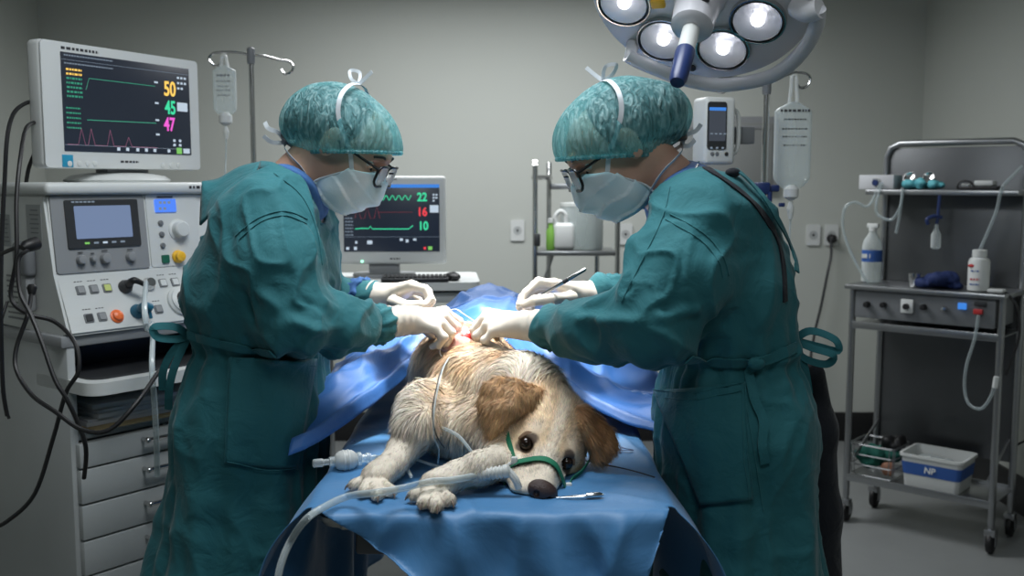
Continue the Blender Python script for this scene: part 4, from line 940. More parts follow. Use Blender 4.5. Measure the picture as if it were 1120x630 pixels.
def cap_mat():
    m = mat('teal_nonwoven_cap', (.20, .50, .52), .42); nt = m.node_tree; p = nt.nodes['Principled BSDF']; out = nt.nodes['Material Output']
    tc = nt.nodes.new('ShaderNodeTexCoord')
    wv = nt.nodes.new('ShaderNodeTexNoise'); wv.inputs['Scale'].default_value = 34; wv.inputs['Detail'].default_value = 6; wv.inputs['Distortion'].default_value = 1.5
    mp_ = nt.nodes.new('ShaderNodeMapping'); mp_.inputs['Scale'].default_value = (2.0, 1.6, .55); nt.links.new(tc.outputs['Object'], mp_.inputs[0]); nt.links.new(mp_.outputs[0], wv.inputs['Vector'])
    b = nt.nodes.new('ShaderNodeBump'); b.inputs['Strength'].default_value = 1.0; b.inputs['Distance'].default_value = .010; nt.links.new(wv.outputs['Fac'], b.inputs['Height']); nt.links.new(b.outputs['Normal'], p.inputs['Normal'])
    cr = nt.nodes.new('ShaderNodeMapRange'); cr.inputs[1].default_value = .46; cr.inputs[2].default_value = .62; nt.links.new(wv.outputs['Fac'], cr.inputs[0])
    cm = nt.nodes.new('ShaderNodeMix'); cm.data_type = 'RGBA'; cm.inputs[6].default_value = (.17, .43, .46, 1); cm.inputs[7].default_value = (.36, .60, .62, 1); nt.links.new(cr.outputs[0], cm.inputs[0]); nt.links.new(cm.outputs[2], p.inputs['Base Color'])  # paler tone paints the crinkle highlights into the base colour
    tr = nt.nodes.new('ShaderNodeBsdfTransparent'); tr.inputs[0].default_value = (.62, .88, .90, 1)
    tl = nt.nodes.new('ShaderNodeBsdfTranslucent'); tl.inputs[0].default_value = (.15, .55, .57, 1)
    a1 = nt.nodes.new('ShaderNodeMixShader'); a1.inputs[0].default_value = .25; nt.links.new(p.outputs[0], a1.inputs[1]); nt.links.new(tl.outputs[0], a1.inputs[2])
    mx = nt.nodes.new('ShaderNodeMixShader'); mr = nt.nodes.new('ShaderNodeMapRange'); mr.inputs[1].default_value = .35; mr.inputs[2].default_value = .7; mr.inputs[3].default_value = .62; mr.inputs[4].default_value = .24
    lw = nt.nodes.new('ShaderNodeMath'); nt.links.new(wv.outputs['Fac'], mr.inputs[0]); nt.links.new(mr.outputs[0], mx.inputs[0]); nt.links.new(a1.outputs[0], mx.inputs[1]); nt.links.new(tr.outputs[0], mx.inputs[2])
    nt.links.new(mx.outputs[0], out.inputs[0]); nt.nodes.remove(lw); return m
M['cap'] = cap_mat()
M['mask'] = vcol('mask_fabric', .7, .15, 200)

def head_frame(O, pitch, side, yaw=0.0, roll=0.0):
    """side +1 looks towards +X, -1 looks towards -X; columns = x forward, y left, z up"""
    m = Matrix.Rotation(R(0 if side > 0 else 180) + yaw, 4, 'Z') @ Matrix.Rotation(pitch, 4, 'Y') @ Matrix.Rotation(roll, 4, 'X')
    return Matrix.Translation(O) @ m
def in_frame(fm, f):
    inv = np.array(fm.inverted()); Rm = inv[:3, :3]; t = inv[:3, 3]
    return lambda p: f(p @ Rm.T + t)
def head_sdf():
    base = union([s_ell((-.012, 0, .034), (.095, .075, .070)), (s_ell((.045, 0, .0), (.058, .060, .085)), .03), (s_ell((.050, 0, .038), (.046, .057, .042)), .02),
                  (s_ell((.030, 0, -.062), (.056, .050, .034)), .025), (s_ell((.075, 0, -.086), (.018, .022, .018)), .02), (s_cone((.094, 0, .018), (.112, 0, -.018), .008, .011), .012),
                  (s_cone((.098, -.034, .030), (.098, .034, .030), .010, .010), .014), (s_ell((.066, .040, -.022), (.03, .022, .022)), .02), (s_ell((.066, -.040, -.022), (.03, .022, .022)), .02),
                  (s_ell((.095, 0, -.052), (.014, .026, .012)), .012)])
    ears = hardmin([s_ell((-.004, s * .076, .002), (.019, .010, .033)) for s in (-1, 1)])
    sock = hardmin([s_ell((.105, s * .031, .008), (.020, .017, .013)) for s in (-1, 1)])
    return lambda p: smin(smax(base(p), -sock(p), .010), ears(p), .006)
HS = head_sdf()
MASK_B = union([s_ell((.060, 0, -.048), (.064, .060, .058)), (s_cone((.085, 0, -.01), (.118, 0, -.045), .022, .020), .03), (s_ell((.045, 0, -.075), (.060, .058, .046)), .03)])
def mask_sdf(p):
    d = np.minimum(HS(p) - .006, MASK_B(p)); d = smin(HS(p) - .005, MASK_B(p), .02)
    x, z = p[:, 0], p[:, 2]
    return smax(smax(d, (z - (-.014 + .35 * (x - .070))), .004), smax((-(x - .010) * .80 + (z + .090) * .60) , -(x - .012), .006), .004)
def build_head(par, O, pitch, side, capE, bun, labels, yaw=0.0, roll=0.0, s=1.0):
    fm = head_frame(O, pitch, side, yaw, roll) @ Matrix.Scale(s, 4)
    # hair
    lo = [O[i] - .2 for i in range(3)]; hi = [O[i] + .24 for i in range(3)]
    hair = union([s_ell((-.020, 0, .036), (.097, .079, .072)), (s_cone((-.06, 0, -.01), (-.075, 0, -.045), .055, .038), .02)] + bun)
    sl = lambda f: in_frame(fm, f)
    def hairf(q): return smax(smax(hair(q), (q[:, 0] - .070), .01), -.02 - q[:, 2] + np.minimum(0, (q[:, 0] + .045)) * .6 , .01)
    sdf_mesh(sl(hairf), lo, hi, .004, 'hair', M['hair'], par)
    # cap
    (cc, cr, n0, d0, extra) = capE
    capb = union([s_ell(cc, cr)] + extra, .03); n0 = A3(n0) / np.linalg.norm(n0)
    def rim(q): return (q @ n0) + d0      # >0 above rim
    def capf(q):
        u = np.arctan2(q[:, 1], q[:, 0]); fr = np.exp(-np.abs(rim(q)) / .03)
        return smax(capb(q) - .0012 * np.sin(u * 46 + 3 * NZ.noise(q, 25)) * (.35 + fr) - .0025 * NZ.noise(q * [1, 1, .5], 30), -rim(q), .012)
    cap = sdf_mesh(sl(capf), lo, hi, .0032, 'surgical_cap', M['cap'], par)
    ring = []
    for k in range(64):
        a = 2 * math.pi * k / 64; d = A3((math.cos(a), math.sin(a), 0)); base_ = A3(cc); base_ = base_ - n0 * (float(base_ @ n0) + d0 - .003)
        t1 = np.cross(n0, [0, 1, 0]); t1 /= np.linalg.norm(t1); t2 = np.cross(n0, t1); dr = t1 * math.cos(a) + t2 * math.sin(a)
        l_, h_ = 0., .22
        for _ in range(22):
            mid = (l_ + h_) / 2
            if capb((base_ + dr * mid)[None])[0] < 0: l_ = mid
            else: h_ = mid
        ring.append(fm @ Vector(base_ + dr * (l_ - .002)))
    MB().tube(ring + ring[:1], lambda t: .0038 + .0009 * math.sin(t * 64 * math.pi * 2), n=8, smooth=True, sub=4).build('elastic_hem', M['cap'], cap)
    # mask
    def mpost(P, N):
        inv = np.array(fm.inverted()); q = P @ inv[:3, :3].T + inv[:3, 3]
        ph_ = (q[:, 2] * 26 + q[:, 0] * 9 + .25 * NZ.noise(q, 18)); pl = 2 * (ph_ - np.floor(ph_)) ** 2 - .6; P = P + N * (.0022 * pl + .0025 * NZ.noise(q, 22))[:, None]
        w = np.clip(.5 + .9 * NZ.noise(q * [1, .6, 1.6], 14) + .4 * NZ.noise(q, 40), 0, 1)[:, None]
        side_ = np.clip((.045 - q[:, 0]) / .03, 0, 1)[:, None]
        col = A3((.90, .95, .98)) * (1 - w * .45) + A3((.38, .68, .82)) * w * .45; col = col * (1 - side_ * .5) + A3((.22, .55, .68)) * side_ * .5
        return P, col
    mk = sdf_mesh(sl(mask_sdf), lo, hi, .003, 'face_mask', M['mask'], par, post=mpost)
    ctr = fm @ Vector((0, 0, 0))
    V = lambda x, y, z: fm @ Vector((x, y, z))
    out_n = lambda p: (p - fm @ Vector((-.01, 0, .02)))
    for sy in (-1, 1):
        b = MB(); b.ribbon([V(.072, sy * .063, -.020), V(.050, sy * .072, .012), V(.02, sy * .094, .042), V(-.005, sy * .101, .070), V(-.02, sy * .092, .100), V(-.028, sy * .050, .122), V(-.03, 0, .128)], .009, out_n); b.build('upper_tie', M['strap'], mk)
        b = MB(); b.ribbon([V(.016, sy * .064, -.088), V(-.02, sy * .066, -.072), V(-.055, sy * .060, -.066), V(-.085, sy * .030, -.064), V(-.097, 0, -.06)], .008, out_n); b.build('lower_tie', M['strap'], mk)
        b = MB(); b.tube([V(.013, sy * .060, -.094), V(.020, sy * .062, -.075), V(.045, sy * .066, -.045), V(.073, sy * .062, -.014)], .0022); b.build('mask_edge', M['strap'], mk)
    b = MB(); b.ribbon([V(-.03, 0, .127), V(-.045, .012, .147), V(-.065, .014, .139), V(-.05, .004, .127), V(-.03, 0, .128)], .007, V(0, -1, 0) - V(0, 0, 0)); b.build('tie_bow', M['strap'], mk)
    b = MB(); b.ribbon([V(-.03, 0, .128), V(-.024, -.004, .145), V(-.018, -.008, .165)], .008, V(0, -1, 0) - V(0, 0, 0)); b.build('tie_end', M['strap'], mk)
    b = MB(); b.ribbon([V(-.097, 0, -.06), V(-.118, -.01, -.050), V(-.140, -.014, -.054), V(-.155, -.01, -.048)], .009, V(0, -1, 0) - V(0, 0, 0)); b.build('tie_end', M['strap'], mk)
    b = MB(); b.ribbon([V(-.097, 0, -.06), V(-.115, -.02, -.072), V(-.135, -.03, -.07)], .009, V(0, -1, 0) - V(0, 0, 0)); b.build('tie_end', M['strap'], mk)
    # glasses
    gl = []
    gx = .126
    fr = MB()
    for sy in (-1, 1):
        P = [V(gx - .012 * (abs(y) / .034) ** 2 - .16 * (z - .0) , sy * .034 + y, z + .002) for y, z in rrect(.055, .042, .013, 4)]
        fr.tube(P + P[:1], .0028, n=8, smooth=False)
    fr.tube([V(gx, -.009, .012), V(gx + .004, 0, .015), V(gx, .009, .012)], .002)
    g = fr.build('eyeglasses', M['frame'], par)
    for sy in (-1, 1):
        MB().box(V(gx - .010, sy * .063, .014), (.004, .004, .004)).build('hinge', M['frame'], g)
        MB().tube([V(gx - .010, sy * .062, .014), V(.06, sy * .074, .016), V(.015, sy * .078, .018), V(-.006, sy * .080, .012), V(-.018, sy * .078, -.006)], .0028).build('temple_arm', M['frame'], g)
        P = [V(gx - .003 - .16 * z, sy * .034 + y, z + .002) for y, z in rrect(.053, .040, .012, 4)]; b = MB(); b._add(P, [tuple(range(len(P)))]); b.build('lens', M['spectacle'], g)
        e = MB(); e.ell(V(.083, sy * .031, .006), (.0125, .0125, .0125)); eb = e.build('eye', M['eyeball'], par)
        MB().ell(V(.0925, sy * .031, .001), (.0045, .0055, .0055)).build('iris', M['iris'], eb)
        b = MB(); b.tube([V(.094, sy * .018, .006), V(.0975, sy * .031, .0085), V(.090, sy * .044, .004)], .0024); b.build('eyelid', M['skin'], eb)
        MB().tube([V(.106, sy * .016, .030), V(.105, sy * .034, .036), V(.092, sy * .052, .029)], .0028).build('eyebrow', M['hair'], par)
    return fm
def gown_post(creases, tie_y, xc, seed, skirt=1.0, yc=2.1):
    Z = Rnd(seed)
    def post(P, N):
        q = P.copy()
        w = Z.noise(q, 6.0); w2 = Z.noise(q + 9, 6.0); u = q + np.c_[w, w2, -w] * .045
        rg = lambda v, f: np.maximum(0, 1 - np.abs(Z.noise(v, f)) * 2.6) ** 2.2
        up_ = np.clip((q[:, 2] - tie_y + .05) / .1, 0, 1)
        sl_ = u @ np.array([[.8, 0, .5], [0, 1, 0], [-.5, 0, .8]])
        d = (.012 * rg(sl_ * [1.1, 1, .5], 8) + .007 * rg(u * [1, .8, .8] + 5, 15)) * (.35 + .65 * up_) + .004 * rg(u * [1, 1, .4] + 2, 11) - .006 + .003 * Z.noise(u, 24) + .004 * Z.noise(q, 5)
        zt = np.clip((tie_y - q[:, 2]) / .35, 0, 1)
        th = np.arctan2(q[:, 1] - yc, q[:, 0] - xc)
        d += skirt * (.010 * zt * np.sin(th * 9 + 2.0 * Z.noise(q * [1, 1, .35], 4)) + .005 * zt * np.sin(th * 21 + 3 * Z.noise(q * [1, 1, .3], 6)))
        d += -.010 * np.exp(-((q[:, 2] - tie_y) / .018) ** 2) + .006 * np.exp(-(np.abs(q[:, 2] - tie_y) / .07) ** 2) * np.sin(th * 24 + 2 * Z.noise(q, 8))
        for pts, amp, wd in creases:
            best = np.full(len(q), 9.)
            C3 = [np.array(p) for p in catmull([Vector(p) for p in pts], 5)]
            m = np.ones(len(q), bool)
            for a, b in zip(C3[:-1], C3[1:]):
                ba = b - a; t = np.clip((q - a) @ ba / (ba @ ba + 1e-12), 0, 1); best = np.minimum(best, np.linalg.norm(q - a - t[:, None] * ba, axis=1))
            d += amp * np.exp(-(best / wd) ** 2)
        return P + N * d[:, None], None
    return post
def hand(par, forearm, palm, fingers, thumb, name='surgical_glove', cuff_ring=None):
    """forearm: [(pt,r)...]; palm: list of pt,r ; fingers: list of point lists"""
    parts = chain([p for p, r in forearm], [r for p, r in forearm])
    base = union(parts, .012)
    w = forearm[-1][0]
    pf = []
    kn = [f[0] for f in fingers]
    for i, k in enumerate(kn): pf.append((s_cone(w + (k - w) * .12, k, .021, .0125 if i < 3 else .0115), .016))
    palmf = union([(base, .01)] + pf, .016)
    rr = [(.0105, .0098, .0090, .0078), (.0108, .0100, .0092, .0080), (.0102, .0094, .0088, .0076), (.0092, .0084, .0078, .0070)]
    fs = []
    for i, f in enumerate(fingers): fs.append(union(chain(f, rr[i][:len(f)]), .004))
    ft = union(chain(thumb, (.015, .0125, .0112, .0092)[:len(thumb)]), .006)
    def F(p):
        d = palmf(p)
        for f in fs: d = smin(d, f(p), .006)
        return smin(d, ft(p), .009)
    pts = [p for p, r in forearm] + [q for f in fingers for q in f] + list(thumb)
    lo = [min(p[i] for p in pts) - .05 for i in range(3)]; hi = [max(p[i] for p in pts) + .05 for i in range(3)]
    ax = (forearm[0][0] - w).normalized()
    def post(P, N):
        t = (P - A3(w)) @ A3(ax); cuffw = np.clip(t / .02, 0, 1)
        d = cuffw * (.0016 * np.sin(t * 420 + 3 * NZ.noise(P, 20))) * np.clip(.5 + NZ.noise(P, 18), 0, 1) + .0012 * NZ.noise(P, 45)
        return P + N * d[:, None], None
    g = sdf_mesh(F, lo, hi, .003, name, M['glove'], par, post=post)
    p0, r0 = forearm[0]; b = MB(); ringp = []
    q = ax.to_track_quat('Z', 'Y').to_matrix()
    b.tube([p0 - ax * .002 + q @ Vector((math.cos(a) * (r0 + .0008), math.sin(a) * (r0 + .0008), .003 * math.sin(3 * a))) for a in [2 * math.pi * k / 24 for k in range(25)]], .0022, n=8, sub=2); b.build('rolled_cuff', M['glove'], g)
    return g

# ------------------------------------------------------------------ LEFT SURGEON (faces +X)
NYL = 2.11
pl_ = thing('person', 'person left of the table in teal gown and pale cap, facing right over the dog', 'person', (W(290, 400, NYL).x, NYL, 0))
OL = W(370, 158, NYL); PL = R(34)
HR = Vector((0, 0, 0))
fmL = head_frame(OL, PL, 1)
nk0 = fmL @ Vector((-.022, 0, -.035)); nk1 = W(322, 205, NYL + .01); ch = W(298, 245, NYL)
def P3(l): return [W(*a) for a in l]
shN, elN, cuN = W(292, 238, 1.965), W(322, 350, 1.90), W(418, 354, 2.07)
shF, elF, cuF = W(318, 240, 2.29), W(345, 330, 2.36), W(400, 324, 2.29)
hipz = W(280, 430, NYL)
def fr_(px, py, Y, r): return (W(px, py, Y), r)
# continuous body under the gown
def body_parts(fm, nk0, nk1, chest, waist, hip, shN, elN, mdN, wrN, shF, elF, wrF, hx):
    b = [(in_frame(fm, HS), .02), (s_cone(nk0, nk1, .054, .052), .02), (s_slab(nk1, chest, .045, .075, .01, .08), .05), (s_slab(chest, waist, .095, .09, .09, .06), .05), (s_slab(waist, hip, .09, .10, .06, .09), .05),
         (union(chain([shN, elN, mdN, wrN], [.055, .040, .030, .021]), .01), .02), (union(chain([shF, elF, wrF], [.055, .038, .021]), .01), .02)]
    for s in (-1, 1):
        k = Vector((hip.x + hx, hip.y + s * .10, .50)); a = Vector((hip.x + hx * .3, hip.y + s * .12, .085))
        b.append((union(chain([hip + Vector((0, s * .085, -.02)), k, a], [.088, .058, .038]), .01), .04)); b.append((s_cone(a, a + Vector((.11 if hx > 0 else -.11, 0, -.045)), .035, .028), .02))
    return b
bl = body_parts(fmL, nk0, nk1, W(300, 262, NYL), W(288, 360, NYL), W(280, 425, NYL), shN, elN, W(370, 360, 1.96), W(445, 350, 2.11), shF, elF, W(416, 325, 2.28), .01)
sdf_mesh(union(bl), (-.85, 1.7, .0), (-.1, 2.5, 1.75), .0045, 'body', M['skin'], pl_)
build_head(pl_, OL, PL, 1, ((.002, 0, .034), (.124, .102, .086), (-.66, 0, 1.0), .020, [(s_ell((-.080, 0, .0), (.054, .074, .056)), .04)]), [(s_ell((-.085, 0, .01), (.045, .05, .045)), .03)], None, yaw=R(-9))
gl = [(s_slab(W(318, 215, NYL), W(302, 250, NYL), .060, .096, .05, .115), .04), (s_slab(W(302, 250, NYL), W(289, 310, NYL), .096, .124, .115, .10), .05),
      (s_slab(W(289, 310, NYL), W(288, 374, NYL), .124, .112, .10, .09), .06), (s_slab(W(288, 374, NYL), W(281, 450, NYL), .112, .138, .09, .09), .04), (s_slab(W(281, 450, NYL), W(266, 640, NYL), .138, .166, .09, .10), .05),
      (s_slab(W(266, 640, NYL), Vector((W(262, 640, NYL).x, NYL, .36)), .166, .17, .10, .10), .05),
      (union(chain([shN, W(300, 290, 1.91), elN], [.088, .088, .078]), .02), .045), (union(chain([elN, W(370, 360, 1.96), cuN], [.078, .058, .038]), .02), .02),
      (union(chain([shF, elF], [.085, .072]), .02), .045), (union(chain([elF, cuF], [.072, .040]), .02), .02)]
gu = union(gl)
neckcut = in_frame(fmL, s_cone((.0, 0, -.05), (-.06, 0, -.16), .075, .05))
neckL = s_cone(nk0, W(322, 206, NYL), .064, .060)
def gownL(p):
    d = smax(gu(p), -(neckL(p) - .030), .005)
    return smax(d, .36 - p[:, 2], .004)
crL = [([W(345, 250, 1.9), W(352, 290, 1.86), W(362, 330, 1.86)], .010, .012), ([W(285, 320, 1.83), W(310, 345, 1.8), W(345, 360, 1.84), W(385, 352, 1.95)], .012, .012), ([W(262, 300, 1.85), W(272, 340, 1.85), W(300, 375, 1.85)], -.014, .012),
       ([W(355, 330, 1.88), W(372, 342, 1.92), W(400, 345, 2.0)], .009, .008), ([W(318, 300, 1.82), W(332, 325, 1.82), W(350, 340, 1.86)], -.008, .009), ([W(235, 260, 1.95), W(232, 300, 1.95), W(245, 350, 1.95)], .008, .016),
       ([W(258, 235, 1.9), W(248, 270, 1.88), W(262, 310, 1.85)], .006, .012), ([W(345, 368, 1.88), W(362, 385, 1.93), W(385, 378, 1.97)], -.006, .010), ([W(200, 440, 1.95), W(210, 520, 1.9), W(222, 630, 1.9)], .012, .02), ([W(235, 420, 1.85), W(232, 520, 1.82), W(242, 640, 1.82)], -.016, .016)]
gownl = sdf_mesh(gownL, (-.95, 1.65, .33), (-.1, 2.6, 1.6), .005, 'surgical_gown', M['gown'], pl_, post=gown_post(crL, W(283, 374, NYL).z, W(280, 400, NYL).x, 11, yc=NYL))

def surf(o, px, py, lift=.002):
    """point on mesh o seen along the sight line of a photo position (used to lay seams on the cloth)"""
    me = o.data
    if not hasattr(surf, 'c'): surf.c = {}
    if o.name not in surf.c:
        from mathutils.bvhtree import BVHTree
        surf.c[o.name] = BVHTree.FromPolygons([v.co for v in me.vertices], [tuple(p.vertices) for p in me.polygons])
    d = (W(px, py, 1.0) - Vector((0, 0, CAMZ))).normalized(); h = surf.c[o.name].ray_cast(Vector((0, 0, CAMZ)), d)
    return (h[0] + h[1] * lift, h[1]) if h[0] is not None else (None, None)
def seam(o, pix, r, name, m, par=None, flat=False, w=.012, sub=4, lift=.001):
    pix2 = catmull([Vector((x, y, 0)) for x, y in pix], 5) if len(pix) > 2 else [Vector((pix[0][0], pix[0][1], 0)).lerp(Vector((pix[1][0], pix[1][1], 0)), k / 8) for k in range(9)]
    pts = []; nn = []
    for q in pix2:
        p, n = surf(o, q.x, q.y, lift)
        if p is not None: pts.append(p); nn.append(n)
    b = MB()
    if len(pts) < 2: return None
    if flat:
        def nf(p): return nn[min(range(len(pts)), key=lambda i: (pts[i] - p).length)]
        b.ribbon(pts, w, nf, r, sub=1)
    else: b.tube(pts, r, n=6, smooth=False)
    return b.build(name, m, par or o)
def patch(o, quad, n, name, m, lift=.003, par=None):
    """flat pocket laid over the cloth: quad of 4 photo corners tl,tr,br,bl"""
    P = np.zeros((n, n, 3)); (a, b, c, d) = [Vector((*q, 0)) for q in quad]; last = None
    for i in range(n):
        for j in range(n):
            u, v = i / (n - 1), j / (n - 1); q = a.lerp(b, u).lerp(d.lerp(c, u), v); p, _ = surf(o, q.x, q.y, lift)
            if p is None: p = last
            last = p; P[i, j] = p
    for _ in range(6):
        P[1:-1] = (P[1:-1] * 2 + P[:-2] + P[2:]) / 4; P[:, 1:-1] = (P[:, 1:-1] * 2 + P[:, :-2] + P[:, 2:]) / 4
    return grid_mesh(P, name, m, par or o, thick=.003)
pk = patch(gownl, ((255, 388), (343, 392), (322, 512), (247, 505)), 28, 'pocket', M['gown'], .007)
for pts in (((255, 389), (300, 392), (343, 393)), ((254, 396), (300, 399), (341, 400)), ((250, 503), (290, 512), (320, 511)), ((255, 390), (250, 450), (248, 504))):
    seam(gownl, pts, .0010, 'stitch_seam', M['gown'], lift=.010)
for pts in (((262, 262), (285, 243), (312, 236), (335, 245)), ((258, 258), (282, 239), (311, 231), (336, 240)), ((300, 190), (330, 215), (346, 250), (352, 290))):
    seam(gownl, pts, .0012, 'stitch_seam', M['gown'])
# waist tie, bow behind the back
seam(gownl, ((207, 366), (235, 374), (262, 380), (300, 386)), .003, 'waist_tie', M['gown'], flat=True, w=.017, lift=.004)
def bow(o, p, loops, name='tie_bow', w=.016):
    for L in loops:
        b = MB(); b.ribbon([p + Vector(q) for q in L], w, (0.1, -.8, .5), .0012); b.build(name, M['gown'], o)
pb = W(206, 368, 2.0)
bow(gownl, pb, [[(0, 0, 0), (-.02, -.01, .02), (-.06, -.02, .022), (-.055, -.02, .002), (-.02, -.01, -.004), (0, 0, 0)], [(0, 0, 0), (-.03, -.01, -.03), (-.05, -.01, -.07), (-.055, -.0, -.11)], [(0, 0, 0), (-.02, -.02, -.05), (-.035, -.02, -.10), (-.045, 0, -.15)]])
# upstanding collar flap at the nape and back opening
def sheet(name, rows, m, par, thick=.004, sub=4):
    P = np.array([[tuple(q) for q in catmull([Vector(x) for x in r], sub)] for r in rows]); R2 = []
    cols = [catmull([Vector(P[i, j]) for i in range(P.shape[0])], sub) for j in range(P.shape[1])]
    P = np.array([[tuple(q) for q in c] for c in cols]); return grid_mesh(P, name, m, par, thick=thick)
sheet('back_flap', [P3([(286, 176, 2.1), (262, 182, 2.12), (238, 195, 2.12), (221, 198, 2.1)]), P3([(280, 185, 2.05), (258, 196, 2.06), (236, 215, 2.05), (219, 222, 2.08)]), P3([(272, 205, 2.0), (250, 215, 2.0), (232, 232, 2.02), (218, 246, 2.05)])], M['gown'], gownl)
sheet('collar', [P3([(286, 178, 2.08), (300, 180, 2.03), (320, 192, 2.0), (338, 214, 2.02)]), P3([(284, 186, 2.04), (298, 190, 1.99), (316, 203, 1.965), (333, 224, 1.99)])], M['gown'], gownl, .005)
sc_ = union([s_slab(W(312, 196, NYL), W(330, 240, NYL), .068, .08, .035, .06)]);
def scrubL(p): return smax(smax(gu(p) - .006, -neckL(p), .003), neckL(p) - .026, .004)
sdf_mesh(scrubL, (-.7, 1.9, 1.2), (-.2, 2.35, 1.62), .005, 'scrub_collar', M['scrub'], pl_)
# sleeve cuffs
def cuff(par, c, d, r, m=None):
    d = d.normalized(); q = d.to_track_quat('Z', 'Y').to_matrix(); n = 64; vs, fs = [], []; pr = [(r - .006, -.045), (r + .001, -.036), (r + .005, -.026), (r + .003, -.016), (r + .006, -.007), (r + .004, .000), (r - .002, .002), (r - .010, -.004)]
    for i, (rr, z) in enumerate(pr):
        for k in range(n):
            a = 2 * math.pi * k / n; w = .0022 * math.sin(a * 11 + i * .5) + .0014 * math.sin(a * 19 + i); vs.append(c + q @ Vector(((rr + w) * math.cos(a), (rr + w) * math.sin(a), z + .003 * math.sin(a * 7))))
    for i in range(len(pr) - 1):
        for k in range(n): fs.append((i * n + k, i * n + (k + 1) % n, (i + 1) * n + (k + 1) % n, (i + 1) * n + k))
    b = MB(); b._add(vs, fs); b.build('sleeve_cuff', m or M['gown'], par, angle=80)
cuff(gownl, cuN, cuN - W(370, 360, 1.96), .037); cuff(gownl, cuF, cuF - elF, .039, M['scrub'])
# gloves
hand(pl_, [(W(424, 353, 2.075), .033), (W(440, 351, 2.095), .0295), (W(450, 350, 2.11), .027)], None,
     [P3([(487, 341, 2.18), (502, 352, 2.195), (500, 367, 2.19), (493, 378, 2.17)]), P3([(486, 346, 2.145), (500, 358, 2.15), (498, 371, 2.15), (490, 379, 2.155)]),
      P3([(482, 353, 2.11), (494, 364, 2.11), (489, 375, 2.12), (481, 379, 2.13)]), P3([(476, 359, 2.085), (486, 369, 2.08), (480, 377, 2.09), (473, 379, 2.11)])],
     P3([(462, 356, 2.17), (477, 368, 2.205), (489, 376, 2.185)]))
hand(pl_, [(W(405, 324, 2.285), .034), (W(413, 325, 2.282), .030), (W(420, 325, 2.28), .027)], None,
     [P3([(450, 312, 2.23), (465, 316, 2.215), (471, 327, 2.205), (465, 333, 2.195)]), P3([(452, 313, 2.26), (468, 319, 2.25), (472, 329, 2.24), (467, 335, 2.23)]),
      P3([(450, 316, 2.29), (465, 322, 2.285), (470, 332, 2.275), (463, 337, 2.265)]), P3([(446, 320, 2.315), (458, 327, 2.315), (462, 336, 2.31), (456, 340, 2.3)])],
     P3([(430, 330, 2.23), (447, 336, 2.19), (460, 333, 2.185)]))

# ------------------------------------------------------------------ RIGHT SURGEON (faces -X)
NYR = 2.02; HYR = 1.95
pr_ = thing('person', 'person right of the table in teal gown and cap, holding a thin scalpel', 'person', (W(800, 400, NYR).x, NYR, 0))
OR_ = W(683, 160, HYR); PRr = R(33)
fmR = head_frame(OR_, PRr, -1)
nk0 = fmR @ Vector((-.022, 0, -.035)); nk1 = W(735, 208, 1.98)
shN, elN, cuN = W(765, 245, 1.86), W(712, 352, 1.80), W(606, 359, 1.99)
shF, elF, cuF = W(752, 235, 2.22), W(722, 320, 2.30), W(662, 322, 2.28)
br = body_parts(fmR, nk0, nk1, W(775, 262, NYR), W(800, 370, NYR), W(805, 430, NYR), shN, elN, W(655, 366, 1.88), W(577, 356, 2.03), shF, elF, W(645, 324, 2.27), -.01)
sdf_mesh(union(br), (.02, 1.6, .0), (.8, 2.5, 1.75), .0045, 'body', M['skin'], pr_)
build_head(pr_, OR_, PRr, -1, ((.004, 0, .040), (.122, .102, .089), (-.58, 0, 1.0), .022, [(s_ell((-.092, 0, .012), (.058, .072, .060)), .03)]), [(s_ell((-.095, 0, .02), (.052, .058, .055)), .03)], None, yaw=R(9))
gr = [(s_slab(W(742, 212, NYR), W(770, 252, NYR), .060, .098, .05, .105), .04), (s_slab(W(770, 252, NYR), W(784, 310, NYR), .098, .112, .105, .10), .05), (s_slab(W(784, 310, NYR), W(798, 388, NYR), .112, .112, .10, .08), .06),
      (s_slab(W(798, 388, NYR), W(800, 460, NYR), .112, .142, .08, .09), .04), (s_slab(W(800, 460, NYR), W(802, 640, NYR), .142, .152, .09, .10), .05), (s_slab(W(802, 640, NYR), Vector((W(802, 640, NYR).x, NYR, .36)), .152, .16, .10, .10), .05),
      (union(chain([shN, W(745, 300, 1.81), elN], [.094, .098, .086]), .02), .045), (union(chain([elN, W(655, 366, 1.88), cuN], [.090, .068, .042]), .02), .02),
      (union(chain([shF, elF], [.085, .075]), .02), .045), (union(chain([elF, cuF], [.075, .042]), .02), .02)]
gru = union(gr)
neckR = s_cone(nk0, W(735, 207, 1.98), .064, .060)
def gownR(p):
    d = smax(gru(p), -(neckR(p) - .034), .005)
    return smax(d, .36 - p[:, 2], .004)
crR = [([W(690, 270, 1.8), W(668, 310, 1.78), W(640, 345, 1.85)], .010, .012), ([W(760, 340, 1.72), W(700, 350, 1.70), W(640, 350, 1.82), W(612, 348, 1.95)], .010, .012), ([W(790, 330, 1.78), W(770, 370, 1.78), W(745, 395, 1.8)], -.016, .014),
       ([W(800, 240, 1.85), W(812, 300, 1.82), W(790, 350, 1.8)], -.010, .016), ([W(705, 310, 1.72), W(715, 330, 1.70), W(745, 345, 1.74)], -.008, .009), ([W(640, 350, 1.85), W(655, 372, 1.84), W(700, 385, 1.8)], -.009, .010),
       ([W(845, 300, 1.9), W(830, 350, 1.86), W(818, 385, 1.84)], .010, .016), ([W(825, 400, 1.83), W(838, 500, 1.8), W(850, 640, 1.8)], -.018, .018), ([W(870, 400, 1.9), W(880, 500, 1.85), W(886, 640, 1.85)], .014, .02), ([W(800, 290, 1.78), W(840, 285, 1.85), W(862, 300, 1.95)], .008, .012)]
